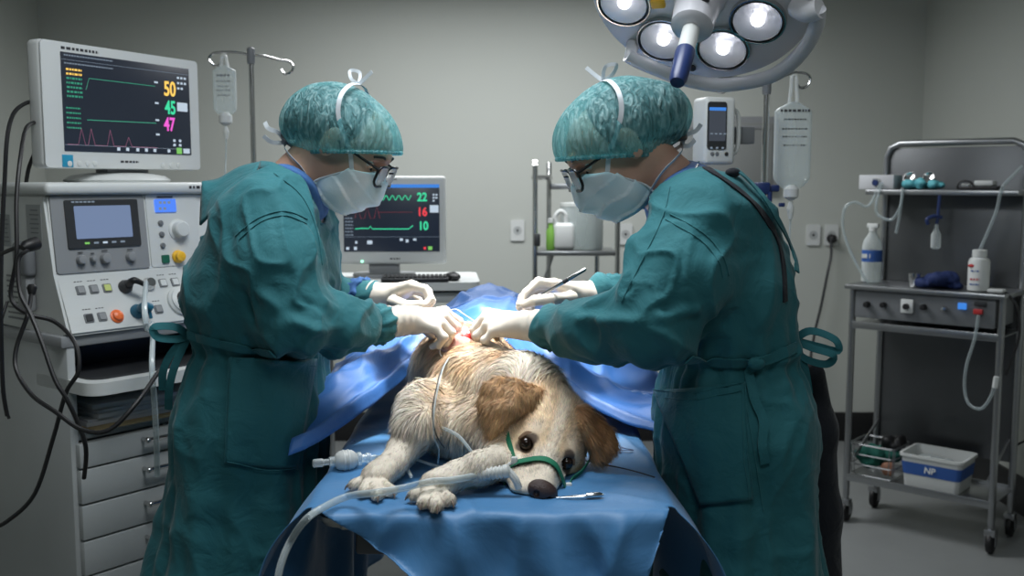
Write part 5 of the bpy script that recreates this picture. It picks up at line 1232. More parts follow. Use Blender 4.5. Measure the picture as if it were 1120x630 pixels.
gownr = sdf_mesh(gownR, (.0, 1.5, .33), (.85, 2.55, 1.62), .005, 'surgical_gown', M['gown'], pr_, post=gown_post(crR, W(800, 388, NYR).z, W(800, 400, NYR).x, 17, yc=NYR))
patch(gownr, ((718, 428), (812, 420), (820, 545), (770, 552)), 28, 'pocket', M['gown'], .007)
for pts in (((718, 428), (765, 429), (812, 420)), ((812, 421), (816, 480), (820, 545)), ((808, 421), (812, 480), (816, 545)), ((722, 436), (765, 437), (808, 428))):
    seam(gownr, pts, .0010, 'stitch_seam', M['gown'], lift=.010)
for pts in (((728, 240), (765, 262), (785, 285), (790, 303)), ((733, 234), (770, 256), (790, 280), (797, 302)), ((733, 205), (724, 240), (700, 290), (680, 330)), ((812, 420), (822, 480), (835, 560))):
    seam(gownr, pts, .0012, 'stitch_seam', M['gown'])
seam(gownr, ((752, 392), (800, 396), (840, 392), (884, 372)), .003, 'waist_tie', M['gown'], flat=True, w=.02, lift=.004)
seam(gownr, ((826, 396), (820, 410), (826, 440), (834, 462), (832, 485), (836, 505)), .003, 'hanging_tie', M['gown'], flat=True, w=.017, lift=.008)
p, n = surf(gownr, 828, 394, .008); MB().ell(p, (.016, .008, .012)).build('tie_knot', M['gown'], gownr)
pb = W(868, 372, 1.98)
bow(gownr, pb, [[(0, 0, 0), (.03, -.01, .02), (.075, -.02, .005), (.082, -.02, -.018), (.05, -.01, -.012), (0, 0, 0)], [(0, 0, 0), (.03, -.02, -.012), (.07, -.03, -.025), (.06, -.02, -.045), (.02, -.01, -.035), (-.005, 0, -.01)], [(0, 0, 0), (.02, -.01, -.05), (.035, 0, -.11)]])
sheet('collar', [P3([(765, 176, 2.0), (752, 182, 1.93), (738, 196, 1.90), (724, 216, 1.94)]), P3([(768, 186, 1.96), (756, 192, 1.88), (742, 206, 1.86), (728, 227, 1.90)])], M['gown'], gownr, .005)
seam(gownr, ((772, 184), (790, 196), (812, 212), (832, 232), (848, 258), (856, 290), (858, 330)), .003, 'back_opening', M['trouser'], flat=True, w=.013, lift=.002)
p, n = surf(gownr, 800, 192, .006)
if p: MB().ell(p, (.014, .010, .009)).build('nape_knot', M['trouser'], gownr)
seam(gownr, ((778, 182), (797, 188), (820, 208), (842, 236), (862, 280), (866, 300)), .003, 'neck_tie', M['gown'], flat=True, w=.012, lift=.012)
sc_r = union([s_slab(W(752, 198, NYR), W(728, 245, NYR), .068, .085, .035, .06)])
sdf_mesh(lambda p: smax(smax(gru(p) - .006, -neckR(p), .003), neckR(p) - .030, .004), (.2, 1.8, 1.2), (.65, 2.3, 1.62), .005, 'scrub_collar', M['scrub'], pr_)
# necklace
b = MB()
for k in range(26):
    t = k / 25; q = W(763 - 37 * t + 6 * math.sin(t * 3), 181 + 38 * t, 1.895 - .03 * math.sin(t * 3.1)); b.ell(q, (.0028, .0028, .0028), 8, 6)
b.build('chain_necklace', M['chrome'], pr_)
# dark trousers showing behind the gown
tp = [(W(888, 410, 2.1), .025), (W(891, 470, 2.12), .045), (W(888, 560, 2.13), .062), (W(886, 660, 2.13), .072)]
trf = union(chain([q for q, r in tp] + [Vector((.56, 2.14, .12))], [r for q, r in tp] + [.08]), .03)
sdf_mesh(lambda p: trf(p) - .006 * NZ.noise(p * [1, 1, .4], 14), (.4, 1.9, .06), (.85, 2.4, 1.2), .007, 'trousers', M['trouser'], pr_)
cuff(gownr, cuN, cuN - W(655, 366, 1.88), .041); cuff(gownr, cuF, cuF - elF, .041)
hand(pr_, [(W(600, 358, 2.0), .036), (W(588, 357, 2.015), .0315), (W(578, 356, 2.03), .029)], None,
     [P3([(534, 343, 2.155), (522, 355, 2.175), (522, 368, 2.175), (527, 377, 2.165)]), P3([(531, 348, 2.12), (519, 361, 2.13), (521, 372, 2.135), (527, 379, 2.14)]),
      P3([(533, 356, 2.085), (522, 367, 2.09), (527, 377, 2.105), (534, 380, 2.12)]), P3([(540, 363, 2.06), (530, 372, 2.06), (536, 379, 2.075), (543, 380, 2.09)])],
     P3([(556, 356, 2.15), (541, 366, 2.2), (530, 375, 2.19)]))
hand(pr_, [(W(657, 322, 2.275), .034), (W(648, 323, 2.27), .031), (W(640, 323, 2.26), .028)], None,
     [P3([(606, 310, 2.20), (589, 308, 2.19), (575, 320, 2.175), (568, 333, 2.165)]), P3([(602, 311, 2.23), (585, 312, 2.22), (572, 325, 2.205), (568, 336, 2.19)]),
      P3([(600, 314, 2.26), (584, 318, 2.25), (574, 330, 2.235), (575, 340, 2.22)]), P3([(602, 319, 2.285), (589, 326, 2.28), (580, 335, 2.265), (583, 342, 2.25)])],
     P3([(625, 326, 2.20), (603, 327, 2.145), (585, 329, 2.14), (574, 333, 2.15)]))
# scalpel in the hand
a, b_ = W(641, 294, 2.13), W(573, 334, 2.155); d = (b_ - a).normalized()
t = thing('scalpel', 'steel scalpel held like a pen by the right surgeon', 'scalpel', a)
MB().lathe((0, 0, 0), d, [(.002, 0), (.0042, .004), (.0045, .05), (.0036, .085), (.0032, .115), (.002, .125)], 14).build('handle', M['chrome'], t)
MB().lathe(d * .045, d, [(.0049, 0), (.0049, .012)], 14).build('dark_band', M['dark'], t)
bl_ = MB(); x = d * .125; s_ = d.cross(Vector((0, 1, 0))).normalized() * .004; bl_._add([x - s_ * .5, x + s_, x + d * .022 + s_ * .2, x + d * .026 - s_, x + d * .01 - s_ * .9] + [v + Vector((0, .0008, 0)) for v in (x - s_ * .5, x + s_, x + d * .022 + s_ * .2, x + d * .026 - s_, x + d * .01 - s_ * .9)], [(0, 1, 2, 3, 4), (9, 8, 7, 6, 5)] + [(i, (i + 1) % 5, (i + 1) % 5 + 5, i + 5) for i in range(5)]); bl_.build('blade', M['chrome'], t)

# ================================================================== OPERATING TABLE
TXL, TXR, TYF, TYB, TZ = -.342, .268, 1.640, 2.98, .945
tcx, tcy = (TXL + TXR) / 2, (TYF + TYB) / 2; tw, tl = TXR - TXL, TYB - TYF
tb_ = thing('operating_table', 'steel operating table with rounded rail, hidden beneath the blue drape', 'operating table', (tcx, tcy, 0))
m = MB(); m.prism(rrect(tw - .01, tl - .01, .05, 8), .026, Matrix.Translation((0, 0, TZ - .028))); bmesh.ops.bevel(m.bm, geom=[e for e in m.bm.edges if abs(e.verts[0].co.z - e.verts[1].co.z) < 1e-5], offset=.009, segments=4, affect='EDGES'); m.build('tabletop', mat('table_steel', (.50, .49, .46), .38, .9, bump=.03), tb_)
MB().box((-.0, .0, TZ - .065), (tw - .14, tl - .1, .05), .006).build('underframe', M['steeldark'], tb_)
for x in (-.13, .13):
    MB().box((x, -.50, TZ - .20), (.05, .06, .24), .006).build('support_post', M['steeldark'], tb_)
MB().box((0, -.50, TZ - .33), (.36, .10, .05), .008).build('cross_bar', M['steel'], tb_)
MB().box((0, 0, .45), (.20, .26, .78), .02).build('pedestal', M['enamel'], tb_)
MB().box((0, 0, .05), (.44, .9, .09), .02).build('base', M['enamel'], tb_)

def drape_mat(name, col):
    m = mat(name, col, .5); nt = m.node_tree; p = nt.nodes['Principled BSDF']; p.inputs['Sheen Weight'].default_value = .15
    tc = nt.nodes.new('ShaderNodeTexCoord')
    w = nt.nodes.new('ShaderNodeTexNoise'); w.inputs['Scale'].default_value = 9; w.inputs['Detail'].default_value = 8; w.inputs['Distortion'].default_value = .8
    v = nt.nodes.new('ShaderNodeTexVoronoi'); v.inputs['Scale'].default_value = 7; v.feature = 'SMOOTH_F1'
    ad = nt.nodes.new('ShaderNodeMath'); ad.operation = 'ADD'
    nt.links.new(tc.outputs['Object'], w.inputs['Vector']); nt.links.new(tc.outputs['Object'], v.inputs['Vector']); nt.links.new(w.outputs['Fac'], ad.inputs[0]); nt.links.new(v.outputs['Distance'], ad.inputs[1])
    b = nt.nodes.new('ShaderNodeBump'); b.inputs['Strength'].default_value = .35; b.inputs['Distance'].default_value = .012; nt.links.new(ad.outputs[0], b.inputs['Height']); nt.links.new(b.outputs['Normal'], p.inputs['Normal'])
    return m
M['drape'] = drape_mat('blue_drape', (.055, .20, .42)); M['drape2'] = drape_mat('blue_upper_drape', (.028, .14, .43))
ND = Rnd(29)
def creases2(x, y, L):
    d = np.zeros_like(x)
    for (x0, y0, x1, y1, amp, wd) in L:
        ax, ay = x1 - x0, y1 - y0; l2 = ax * ax + ay * ay; t = np.clip(((x - x0) * ax + (y - y0) * ay) / l2, 0, 1)
        e = np.hypot(x - x0 - t * ax, y - y0 - t * ay); d += amp * np.exp(-np.abs(e / wd) ** 1.3) * (.3 + .7 * np.sin(np.pi * np.clip(t, .02, 1)) ** .5)
    return d
def edge_roll(e, r=.016):
    """arc length past the edge -> (outwards, down)"""
    a = np.clip(e / r, 0, math.pi / 2); return r * np.sin(a), r * (1 - np.cos(a)) + np.maximum(e - r * math.pi / 2, 0)
def main_drape():
    s = np.arange(TXL - .50, TXR + .50, .007); t = np.arange(TYF - .42, TYB + .02, .007); S, Tt = np.meshgrid(s, t, indexing='ij')
    ex = np.maximum(TXL - S, 0) + np.maximum(S - TXR, 0); sg = np.where(S < tcx, -1, 1); ef = np.maximum(TYF - Tt, 0)
    Lf = np.minimum(.012 + .62 * (S - TXL - .03), .02 + 2.8 * (TXR - .012 - S)); Lf = np.clip(Lf, 0, .40)
    Ls = np.where(S < tcx, .20 + 2.2 * (Tt - TYF - .03), .22 + 2.2 * (Tt - TYF - .03)); Ls = np.clip(Ls, 0, .48)
    ok = (ef <= Lf + .028) & (ex <= Ls + .018) & ~((ex > .001) & (ef > .001)) & ~((ex > .0) & (Tt < TYF + .012 + 0 * S))
    ef = np.minimum(ef, Lf); ex = np.minimum(ex, Ls)
    ox, dx = edge_roll(ex); of, df = edge_roll(ef)
    q = np.stack([S, Tt, 0 * S], -1).reshape(-1, 3)
    n1 = ND.noise(q, 5).reshape(S.shape); n2 = ND.noise(q + 7, 12).reshape(S.shape); n3 = ND.noise(q + 3, 26).reshape(S.shape)
    front = np.clip(1 - (Tt - TYF) / .40, .1, 1)
    flx = .135 * (1 - np.exp(-np.maximum(ex - .02, 0) / .10)) * front + .02 * np.sin(Tt * 26 + 2 * n1) * np.clip(ex / .2, 0, 1)
    # cloth bridges the edge: soft shoulder sloping outwards
    X = np.clip(S, TXL, TXR) + sg * (ox + flx); Y = np.clip(Tt, TYF, 9) - of - .05 * np.clip(ef / .3, 0, 1) - .018 * np.clip(ef / .12, 0, 1) * np.sin(S * 30 + 3 * n1) - .02 * np.clip(ef / .2, 0, 1) * n2
    for s0, k_, am in ((-.20, -.35, .014), (-.10, .25, .010), (.02, -.12, .012), (.12, .4, .010), (.19, -.3, .012)): Y = Y - am * np.exp(-np.abs((S - s0 - k_ * ef) / .016) ** 1.4) * np.clip(ef / .04, 0, 1)
    Z = TZ + .006 - dx - df + (.0035 * n1 + .0022 * n2 + .0008 * n3) * (ex + ef < .01) + .003
    L = [(-.30, 1.75, -.16, 1.66, .004, .012), (-.06, 1.62, -.09, 1.70, .006, .010), (.06, 1.66, .11, 1.72, .004, .012), (.0, 2.0, .20, 1.84, .005, .012), (.10, 1.86, .27, 1.80, .010, .010), (.14, 1.74, .27, 1.66, .005, .014), (-.31, 1.95, -.20, 1.82, .004, .016), (.2, 2.2, .28, 1.9, .010, .018), (.12, 2.25, .20, 1.95, .008, .015), (-.13, 1.64, -.13, 1.74, .003, .01)]
    Z += creases2(S, Tt, L)
    P = np.stack([X, Y, np.maximum(Z, .12)], -1)
    return grid_mesh(P, 'surgical_drape', M['drape'], None, ok[:-1, :-1] & ok[1:, :-1] & ok[1:, 1:] & ok[:-1, 1:], .0015)
dr1 = tag(main_drape(), 'blue drape spread flat over the table and hanging over its front edge', 'drape')
HX = np.array([-.62, -.46, -.40, -.33, -.26, -.20, -.13, -.08, .0, .06, .12, .20, .28, .38, .55]); HY = np.array([1.80, 1.83, 1.90, 2.06, 2.20, 2.29, 2.29, 2.27, 2.27, 2.22, 2.20, 2.16, 2.10, 2.02, 1.98])
def up_z(X, Y, d):
    xc = -.075 + .02 * (Y - 2.3); wd = .19 + .11 * np.clip(d / .28, 0, 1); g = np.exp(-(np.abs(X - xc) / wd) ** 1.5); back = np.clip((3.1 - Y) / .5, 0, 1)
    return TZ + .016 + .225 * g * (.85 + .15 * back) + .006 * np.clip((-.33 - X) / .08, 0, 1)
def upper_drape():
    s = np.arange(-.425, .54, .0065); v = np.linspace(0, 1, 120); S, V = np.meshgrid(s, v, indexing='ij')
    yh = np.interp(S, HX, HY); yh = yh + .012 * np.sin(S * 22); Tt = yh + (2.96 - yh) * V
    q = np.stack([S, Tt, 0 * S], -1).reshape(-1, 3)
    w = np.stack([ND.noise(q + 11, 3), ND.noise(q + 23, 3)], -1).reshape(*S.shape, 2) * .06
    qq = q + np.concatenate([w.reshape(-1, 2), np.zeros((len(q), 1))], 1)
    rid = lambda f, o: (np.maximum(0, 1 - np.abs(ND.noise(qq + o, f)) * 2.2) ** 1.4).reshape(S.shape)
    n1 = ND.noise(q, 4).reshape(S.shape)
    nh = np.clip((Tt - yh) / .12, .15, 1); z = up_z(S, Tt, Tt - yh) + nh * (.030 * rid(5.5, 3) + .014 * rid(11, 9) + .01 * n1)
    d = (Tt - yh); hemw = np.clip((-.10 - S) / .15, 0, 1)                  # the rolled hem on the left
    z += hemw * (.018 * np.exp(-((d - .035) / .028) ** 2)) - .008 * np.exp(-(d / .012) ** 2)
    Lc = [(-.44, 2.10, -.20, 2.38, .012, .022), (-.40, 2.20, -.16, 2.45, .030, .03), (-.36, 2.35, -.2, 2.6, .03, .03), (.06, 2.26, .34, 2.08, .016, .016), (.04, 2.33, .38, 2.2, .030, .03), (.1, 2.45, .4, 2.36, .03, .03), (-.03, 2.4, .02, 2.9, .012, .02), (-.25, 2.5, -.1, 2.9, .02, .03), (.12, 2.2, .2, 2.6, .014, .02)]
    z += creases2(S, Tt, Lc)
    ex = np.maximum(TXL - .10 - S, 0) + np.maximum(S - TXR - .07, 0); z -= np.where(ex > 0, (ex / .12) ** 1.3 * .16, 0) + .0
    X = S.copy(); sg = np.where(S < 0, -1, 1); X -= sg * np.clip(ex - .05, 0, 1) * .55
    return grid_mesh(np.stack([X, Tt + .01 * n1, z], -1), 'surgical_drape', M['drape2'], None, None, .0018)
dr2 = tag(upper_drape(), 'crumpled upper blue drape rising over the back half of the dog behind the hands', 'drape')

# ================================================================== DOG
xl = Vector((-.06, -.945, -.32)).normalized(); yl = Vector((.88, .085, -.464)); yl = (yl - xl * yl.dot(xl)).normalized(); zl = xl.cross(yl)
DO = W(602, 487, 1.82); DSC = 1.2
fd = Matrix(((xl.x, yl.x, zl.x, DO.x), (xl.y, yl.y, zl.y, DO.y), (xl.z, yl.z, zl.z, DO.z), (0, 0, 0, 1))) @ Matrix.Scale(DSC, 4)
D = lambda x, y, z: fd @ Vector((x, y, z))
dog_head = union([s_ell((-.066, .004, -.016), (.070, .062, .052)), (s_ell((-.085, .004, .004), (.052, .050, .036)), .03), (s_ell((-.022, .023, -.012), (.034, .026, .022)), .02), (s_ell((-.022, -.023, -.012), (.034, .026, .022)), .02),
                  (s_ell((-.045, .042, -.048), (.052, .034, .036)), .03), (s_ell((-.045, -.042, -.048), (.052, .034, .036)), .03),
                  (s_cone((-.01, 0, -.042), (.076, 0, -.036), .038, .027), .025), (s_cone((.0, 0, -.018), (.084, 0, -.022), .021, .017), .015),
                  (s_cone((.030, .022, -.046), (.078, .018, -.042), .026, .022), .012), (s_cone((.030, -.022, -.046), (.078, -.018, -.042), .026, .022), .012),
                  (s_cone((-.04, 0, -.066), (.062, 0, -.062), .034, .018), .02)])
def dog_head_f(p):
    d = dog_head(p)
    sk = hardmin([s_ell((.014, s * .037, -.012), (.016, .013, .010)) for s in (-1, 1)]); d = smax(d, -sk(p), .007)
    return d
hd_ = in_frame(fd, dog_head_f)
def Cn(a, b, ra, rb): return s_cone(W(*a), W(*b), ra, rb)
EY = 1.885
def flap(rows, k=.014):
    out = []
    for r in rows:
        for i in range(len(r) - 1): out.append(Cn(r[i][:3], r[i + 1][:3], r[i][3] + .0015, r[i + 1][3] + .0015))
    return union(out, k)
earL = flap([[(586, 431, EY + .01, .012), (562, 421, EY + .01, .009), (545, 419, EY, .008), (533, 425, EY - .02, .007), (530, 440, EY - .03, .007), (533, 458, EY - .045, .007), (538, 474, EY - .055, .006)],
             [(584, 434, EY, .012), (562, 427, EY - .01, .009), (545, 430, EY - .025, .008), (539, 448, EY - .045, .008), (541, 470, EY - .06, .006)],
             [(580, 438, EY - .01, .012), (562, 436, EY - .03, .009), (550, 446, EY - .05, .008), (545, 462, EY - .06, .007)],
             [(574, 442, EY - .02, .011), (562, 447, EY - .045, .009), (550, 462, EY - .058, .007)]])
earR = flap([[(636, 452, EY + .0, .014), (652, 462, EY + .0, .010), (664, 474, EY - .01, .008), (668, 488, EY - .02, .008), (660, 500, EY - .03, .007)],
             [(638, 458, EY - .01, .014), (654, 474, EY - .01, .010), (660, 490, EY - .02, .008), (654, 502, EY - .03, .007)],
             [(638, 466, EY - .02, .012), (648, 482, EY - .025, .010), (652, 497, EY - .03, .008)]])
Lg1 = [W(470, 448, 2.00), T(455, 470, 1.035), T(442, 490, 1.005), T(429, 508, .985), T(412, 522, .975)]
Lg2 = [T(557, 503, .975), T(524, 512, .995), T(500, 520, .985), T(476, 532, .978)]
toes1 = [T(x, y, .966) for x, y in ((388, 530), (399, 537), (413, 541), (427, 537))]; toes2 = [T(x, y, .968) for x, y in ((454, 541), (464, 549), (478, 553), (491, 547))]
toe = lambda c, T_: [s_cone(c, t, .014, .0115) for t in T_]
legs = union([(union(chain(Lg1, [.062, .040, .029, .024, .028]), .01), .03), (union(chain(Lg2, [.036, .030, .025, .028]), .01), .03)] + [(f, .004) for f in toe(Lg1[-1] + Vector((-.006, 0, -.004)), toes1)] + [(f, .004) for f in toe(Lg2[-1] + Vector((-.006, 0, -.004)), toes2)], .01)
trunk = union([s_cone(D(-.085, 0, -.035), W(570, 436, 1.99), .068, .082), (s_cone(W(570, 436, 1.99), W(528, 438, 2.07), .082, .105), .04), (s_cone(W(528, 438, 2.07), W(508, 412, 2.24), .105, .110), .04), (s_cone(W(508, 412, 2.24), W(505, 400, 2.62), .112, .105), .04), (s_ell(W(500, 468, 1.97), (.06, .06, .05)), .05), (s_cone(W(545, 475, 1.88), W(520, 470, 1.98), .055, .06), .04)], .04)
def dog_f(p):
    body_ = smin(trunk(p), legs(p), .025); d = smin(body_, hd_(p), .022)
    d = smin(d, earL(p), .006); d = smin(d, earR(p), .006)
    return smax(d, (TZ + .0105) - p[:, 2], .004)
lin = lambda *c: A3(c)
WHT, GLD, LGD, BRN, PNK, DRK = lin(.74, .66, .55), lin(.62, .37, .18), lin(.66, .48, .30), lin(.36, .18, .075), lin(.45, .20, .15), lin(.05, .03, .025)
fdi = np.array(fd.inverted())
ss = lambda x, a, b: (lambda t: t * t * (3 - 2 * t))(np.clip((x - a) / (b - a), 0, 1))
def dog_tint(P):
    q = P @ fdi[:3, :3].T + fdi[:3, 3]; n = NZ.noise(P, 22); n2 = NZ.noise(P * [1, 1, 1], 60); n3 = NZ.noise(P + 5, 9)
    mix = lambda a, b, w: a * (1 - w[:, None]) + b * w[:, None]
    c = np.tile(WHT, (len(P), 1))
    # body: golden left side of neck and back streaks, white ruff
    X, Y, Z = P.T
    gold = ss(X, -.20, -.13) * (1 - ss(X, -.03, .03)) * ss(Z, 1.01, 1.06) * ss(Y, 1.80, 1.88)
    c = mix(c, LGD * 1.0, np.clip(gold * (.75 + .5 * n), 0, 1)); c = mix(c, GLD, np.clip(gold * ss(n3 + .3 * n, .0, .5) * .8, 0, 1))
    c = mix(c, LGD, ss(Y, 2.06, 2.14) * .8 * np.clip(.7 + n, 0, 1))
    inh = 1 - ss(hd_(P), .0, .02)
    hc = np.tile(LGD, (len(P), 1)) * 1.03; ay = np.abs(q[:, 1])
    hc = mix(hc, WHT, (1 - ss(ay, .004, .016)) * ss(q[:, 0], -.10, -.05) * .65)                      # blaze
    hc = mix(hc, WHT * .95, ss(q[:, 0], .005, .035) * .85)                                            # muzzle
    hc = mix(hc, WHT * .9, ss(-q[:, 2], .045, .07) * .8)                                              # jaw
    hc = mix(hc, GLD * 1.1, ss(ay, .030, .055) * (1 - ss(q[:, 0], -.05, .0)) * .65)
    hc = mix(hc, WHT, np.exp(-(((q[:, 0] + .012) / .012) ** 2 + ((ay - .030) / .014) ** 2)) * .5)
    ed = np.sqrt(((q[:, 0] - .007) / .0092) ** 2 + ((ay - .036) / .0130) ** 2); hc = mix(hc, DRK, (1 - ss(ed, .85, 1.2)) * .9)
    hc = mix(hc, BRN * .8, (1 - ss(np.sqrt(((q[:, 0] - .026) / .012) ** 2 + ((ay - .030) / .007) ** 2), .6, 1.3)) * .35)
    c = mix(c, hc * (1 + .12 * n)[:, None], inh)
    e1 = 1 - ss(earL(P), .0, .008); c = mix(c, GLD * 1.0, e1); c = mix(c, BRN, e1 * ss(n3 * .6 + n * .5, -.1, .5) * .8)
    e2 = 1 - ss(earR(P), .0, .008); c = mix(c, BRN * 1.25, e2); c = mix(c, GLD, e2 * ss(n, .0, .5) * .8)
    c = mix(c, GLD, np.exp(-((P - A3(W(545, 482, 1.86))) ** 2).sum(1) / .022 ** 2) * .8)
    for T_ in (toes1, toes2):
        for a, b in zip(T_[:-1], T_[1:]):
            mid = (A3(a) + A3(b)) / 2; c = mix(c, BRN * .8, np.exp(-((P - mid) ** 2).sum(1) / .0050 ** 2) * .8)
    return c * (1 + .14 * n2)[:, None]
dog = thing('dog', 'cream and golden retriever lying on the table, chin down, green tie round its muzzle', 'dog', (DO.x, 2.0, TZ))
def dpost(P, N): return P + N * (.0018 * NZ.noise(P, 35))[:, None], dog_tint(P)
M['dogskin'] = vcol('dog_coat_base', .8)
M['fur'] = vcol('dog_fur', .55, **{'Sheen Weight': .2})
dbody = sdf_mesh(dog_f, (-.45, 1.55, .94), (.30, 2.75, 1.30), .004, 'body', M['dogskin'], dog, post=dpost)
me = dbody.data; nv = len(me.vertices); co = np.zeros(nv * 3, np.float32); me.vertices.foreach_get('co', co); co = co.reshape(-1, 3).astype(np.float64)
vn = np.zeros(nv * 3, np.float32); me.vertices.foreach_get('normal', vn); vn = vn.reshape(-1, 3).astype(np.float64)
fv = np.zeros(len(me.polygons) * 4, np.int32); me.loops.foreach_get('vertex_index', fv); fv = fv.reshape(-1, 4)
def fur(N, seed):
    g = np.random.default_rng(seed)
    cen = co[fv].mean(1); vis = (cen[:, 1] < 2.36) & (cen[:, 2] > TZ + .016)
    F = fv[vis]; ar = np.linalg.norm(np.cross(co[F[:, 1]] - co[F[:, 0]], co[F[:, 3]] - co[F[:, 0]]), axis=1)
    f = F[g.choice(len(F), N, p=ar / ar.sum())]; u, v = g.random(N)[:, None], g.random(N)[:, None]
    bl = lambda A: (A[f[:, 0]] * (1 - u) + A[f[:, 1]] * u) * (1 - v) + (A[f[:, 3]] * (1 - u) + A[f[:, 2]] * u) * v
    P = bl(co); n = bl(vn); n /= np.linalg.norm(n, axis=1)[:, None]
    q = P @ fdi[:3, :3].T + fdi[:3, 3]
    head = 1 - ss(hd_(P), .0, .012); eL = 1 - ss(earL(P), 0, .006); eR = 1 - ss(earR(P), 0, .006); leg = 1 - ss(np.minimum(union(chain(Lg1, [.062, .040, .029, .024, .028]), .01)(P), union(chain(Lg2, [.036, .030, .025, .028]), .01)(P)), .0, .015)
    leg = np.maximum(leg, (P[:, 2] < 1.0) & (P[:, 1] < 1.86) & (P[:, 0] < -.02))
    leg = leg * (P[:, 2] < 1.05)
    L = np.full(N, .030); tp_ = ss(n[:, 2], .65, .95)[:, None]; flow = A3((-.45, -.40, -.8)) * (1 - tp_) + A3((-.6, .35, -.2)) * tp_
    # ruff: hair fans upwards behind the skull and out to the right
    ruff = np.exp(-((P - A3(W(600, 408, 1.90))) ** 2).sum(1) / .07 ** 2); flow += ruff[:, None] * A3((.8, .4, 1.0)) * 2; L += ruff * .022
    flank = ss(-P[:, 0], .02, .1); flow += flank[:, None] * A3((-.2, -.3, -.5))
    wv = np.stack([NZ.noise(P + k * 3.1, 16) for k in range(3)], 1); flow = flow + wv * .9
    L = L * (1 - leg) + .010 * leg; legf = A3(Lg1[4]) - A3(Lg1[1]); flow = flow * (1 - leg[:, None]) + leg[:, None] * legf / np.linalg.norm(legf)
    hf = -A3(xl) + .5 * np.sign(q[:, 1])[:, None] * A3(yl) * ss(np.abs(q[:, 1]), .02, .05)[:, None]
    hl = .0075 + .012 * (1 - ss(q[:, 0], -.09, -.02)); L = L * (1 - head) + hl * head; flow = flow * (1 - head[:, None]) + hf * head[:, None]
    cheek = head * ss(-q[:, 2], .03, .06) * (1 - ss(q[:, 0], -.05, .0)); L += cheek * .016
    e = np.maximum(eL, eR); L = L * (1 - e) + .017 * e; ef = np.where(eL[:, None] > eR[:, None], A3((-.35, -.15, -.9)), A3((.5, -.1, -.8))); flow = flow * (1 - e[:, None]) + ef * e[:, None]
    ed = np.sqrt(((q[:, 0] - .006) / .013) ** 2 + ((np.abs(q[:, 1]) - .037) / .016) ** 2); nd = np.linalg.norm(q - A3((.100, 0, -.022)), axis=1)
    wound = np.linalg.norm((P - A3(WC)) / A3((.05, .07, .06)), axis=1)
    keep = ~((head > .5) & (ed < 1.0)) & (nd > .022) & (wound > 1) ; L *= np.where((nd < .035) | ((head > .5) & (ed < 1.5)), .45, 1.0)
    L *= g.uniform(.6, 1.25, N)
    tan = flow - (flow * n).sum(1)[:, None] * n; tan /= np.linalg.norm(tan, axis=1)[:, None] + 1e-6
    lift = np.where(head + e > .5, .36, .42)[:, None] * g.uniform(.5, 1.3, N)[:, None]
    d = tan + n * lift + g.normal(0, .13, (N, 3)); d /= np.linalg.norm(d, axis=1)[:, None]
    wd = np.where(head + e > .5, .00085, .0013) * g.uniform(.7, 1.3, N)
    side = np.cross(d, n + g.normal(0, .35, (N, 3))); side /= np.linalg.norm(side, axis=1)[:, None] + 1e-6
    he = (head + e > .5)[:, None]; nb = np.where(he, .04, .22); ro = np.where(he, .0002, .001)
    P, n, d, L, wd, side, tan, nb, ro = [A[keep] for A in (P, n, d, L, wd, side, tan, nb, ro)]; N = len(P)
    grav = A3((0, 0, -1))
    ts = (0, .35, .7, 1.0); ws = (1, .9, .6, 0); V = []
    for t, w in zip(ts, ws):
        c = P - n * ro + d * (L * t)[:, None] + (grav * nb * 1.1 - n * nb) * (L * t * t)[:, None]; c[:, 2] = np.maximum(c[:, 2], TZ + .014)
        V += [c] if w == 0 else [c - side * (wd * w / 2)[:, None], c + side * (wd * w / 2)[:, None]]
    V = np.stack(V, 1).reshape(-1, 3); base = np.arange(N)[:, None] * 7
    tri = np.concatenate([base + A3(x).astype(int)[None] for x in ((0, 1, 3), (0, 3, 2), (2, 3, 5), (2, 5, 4), (4, 5, 6))]).astype(np.int32)
    mesh = bpy.data.meshes.new('fur'); mesh.vertices.add(len(V)); mesh.vertices.foreach_set('co', V.astype(np.float32).ravel())
    mesh.loops.add(tri.size); mesh.loops.foreach_set('vertex_index', tri.ravel()); mesh.polygons.add(len(tri)); mesh.polygons.foreach_set('loop_start', np.arange(0, tri.size, 3, dtype=np.int32)); mesh.polygons.foreach_set('use_smooth', np.ones(len(tri), bool))
    mesh.update(calc_edges=True)
    hk = 1 - ss(hd_(P), .0, .012); cl = (NZ.noise(P, 75) * .34 + NZ.noise(P + 2, 150) * .28) * hk + (1 - hk) * (.22 * NZ.noise(P, 62) + .12 * NZ.noise(P + 3, 130)); col = dog_tint(P) * (1 + cl)[:, None] * g.uniform(.66, 1.24, N)[:, None] * (1 + g.normal(0, .05, (N, 3))); at = mesh.color_attributes.new('tint', 'FLOAT_COLOR', 'POINT')
    at.data.foreach_set('color', np.c_[np.repeat(np.clip(col, .01, .9), 7, 0), np.ones(N * 7)].astype(np.float32).ravel())
    nn = n * 1.0 + d * .15 + g.normal(0, .12, (N, 3)); nn /= np.linalg.norm(nn, axis=1)[:, None]
    mesh.normals_split_custom_set_from_vertices(np.repeat(nn, 7, 0).tolist())
    mesh.materials.append(M['fur']); o = bpy.data.objects.new('fur', mesh); C.objects.link(o); o.parent = dog; o['kind'] = 'stuff'; return o
WC = W(504, 377, 2.165)
fur(130000, 5)
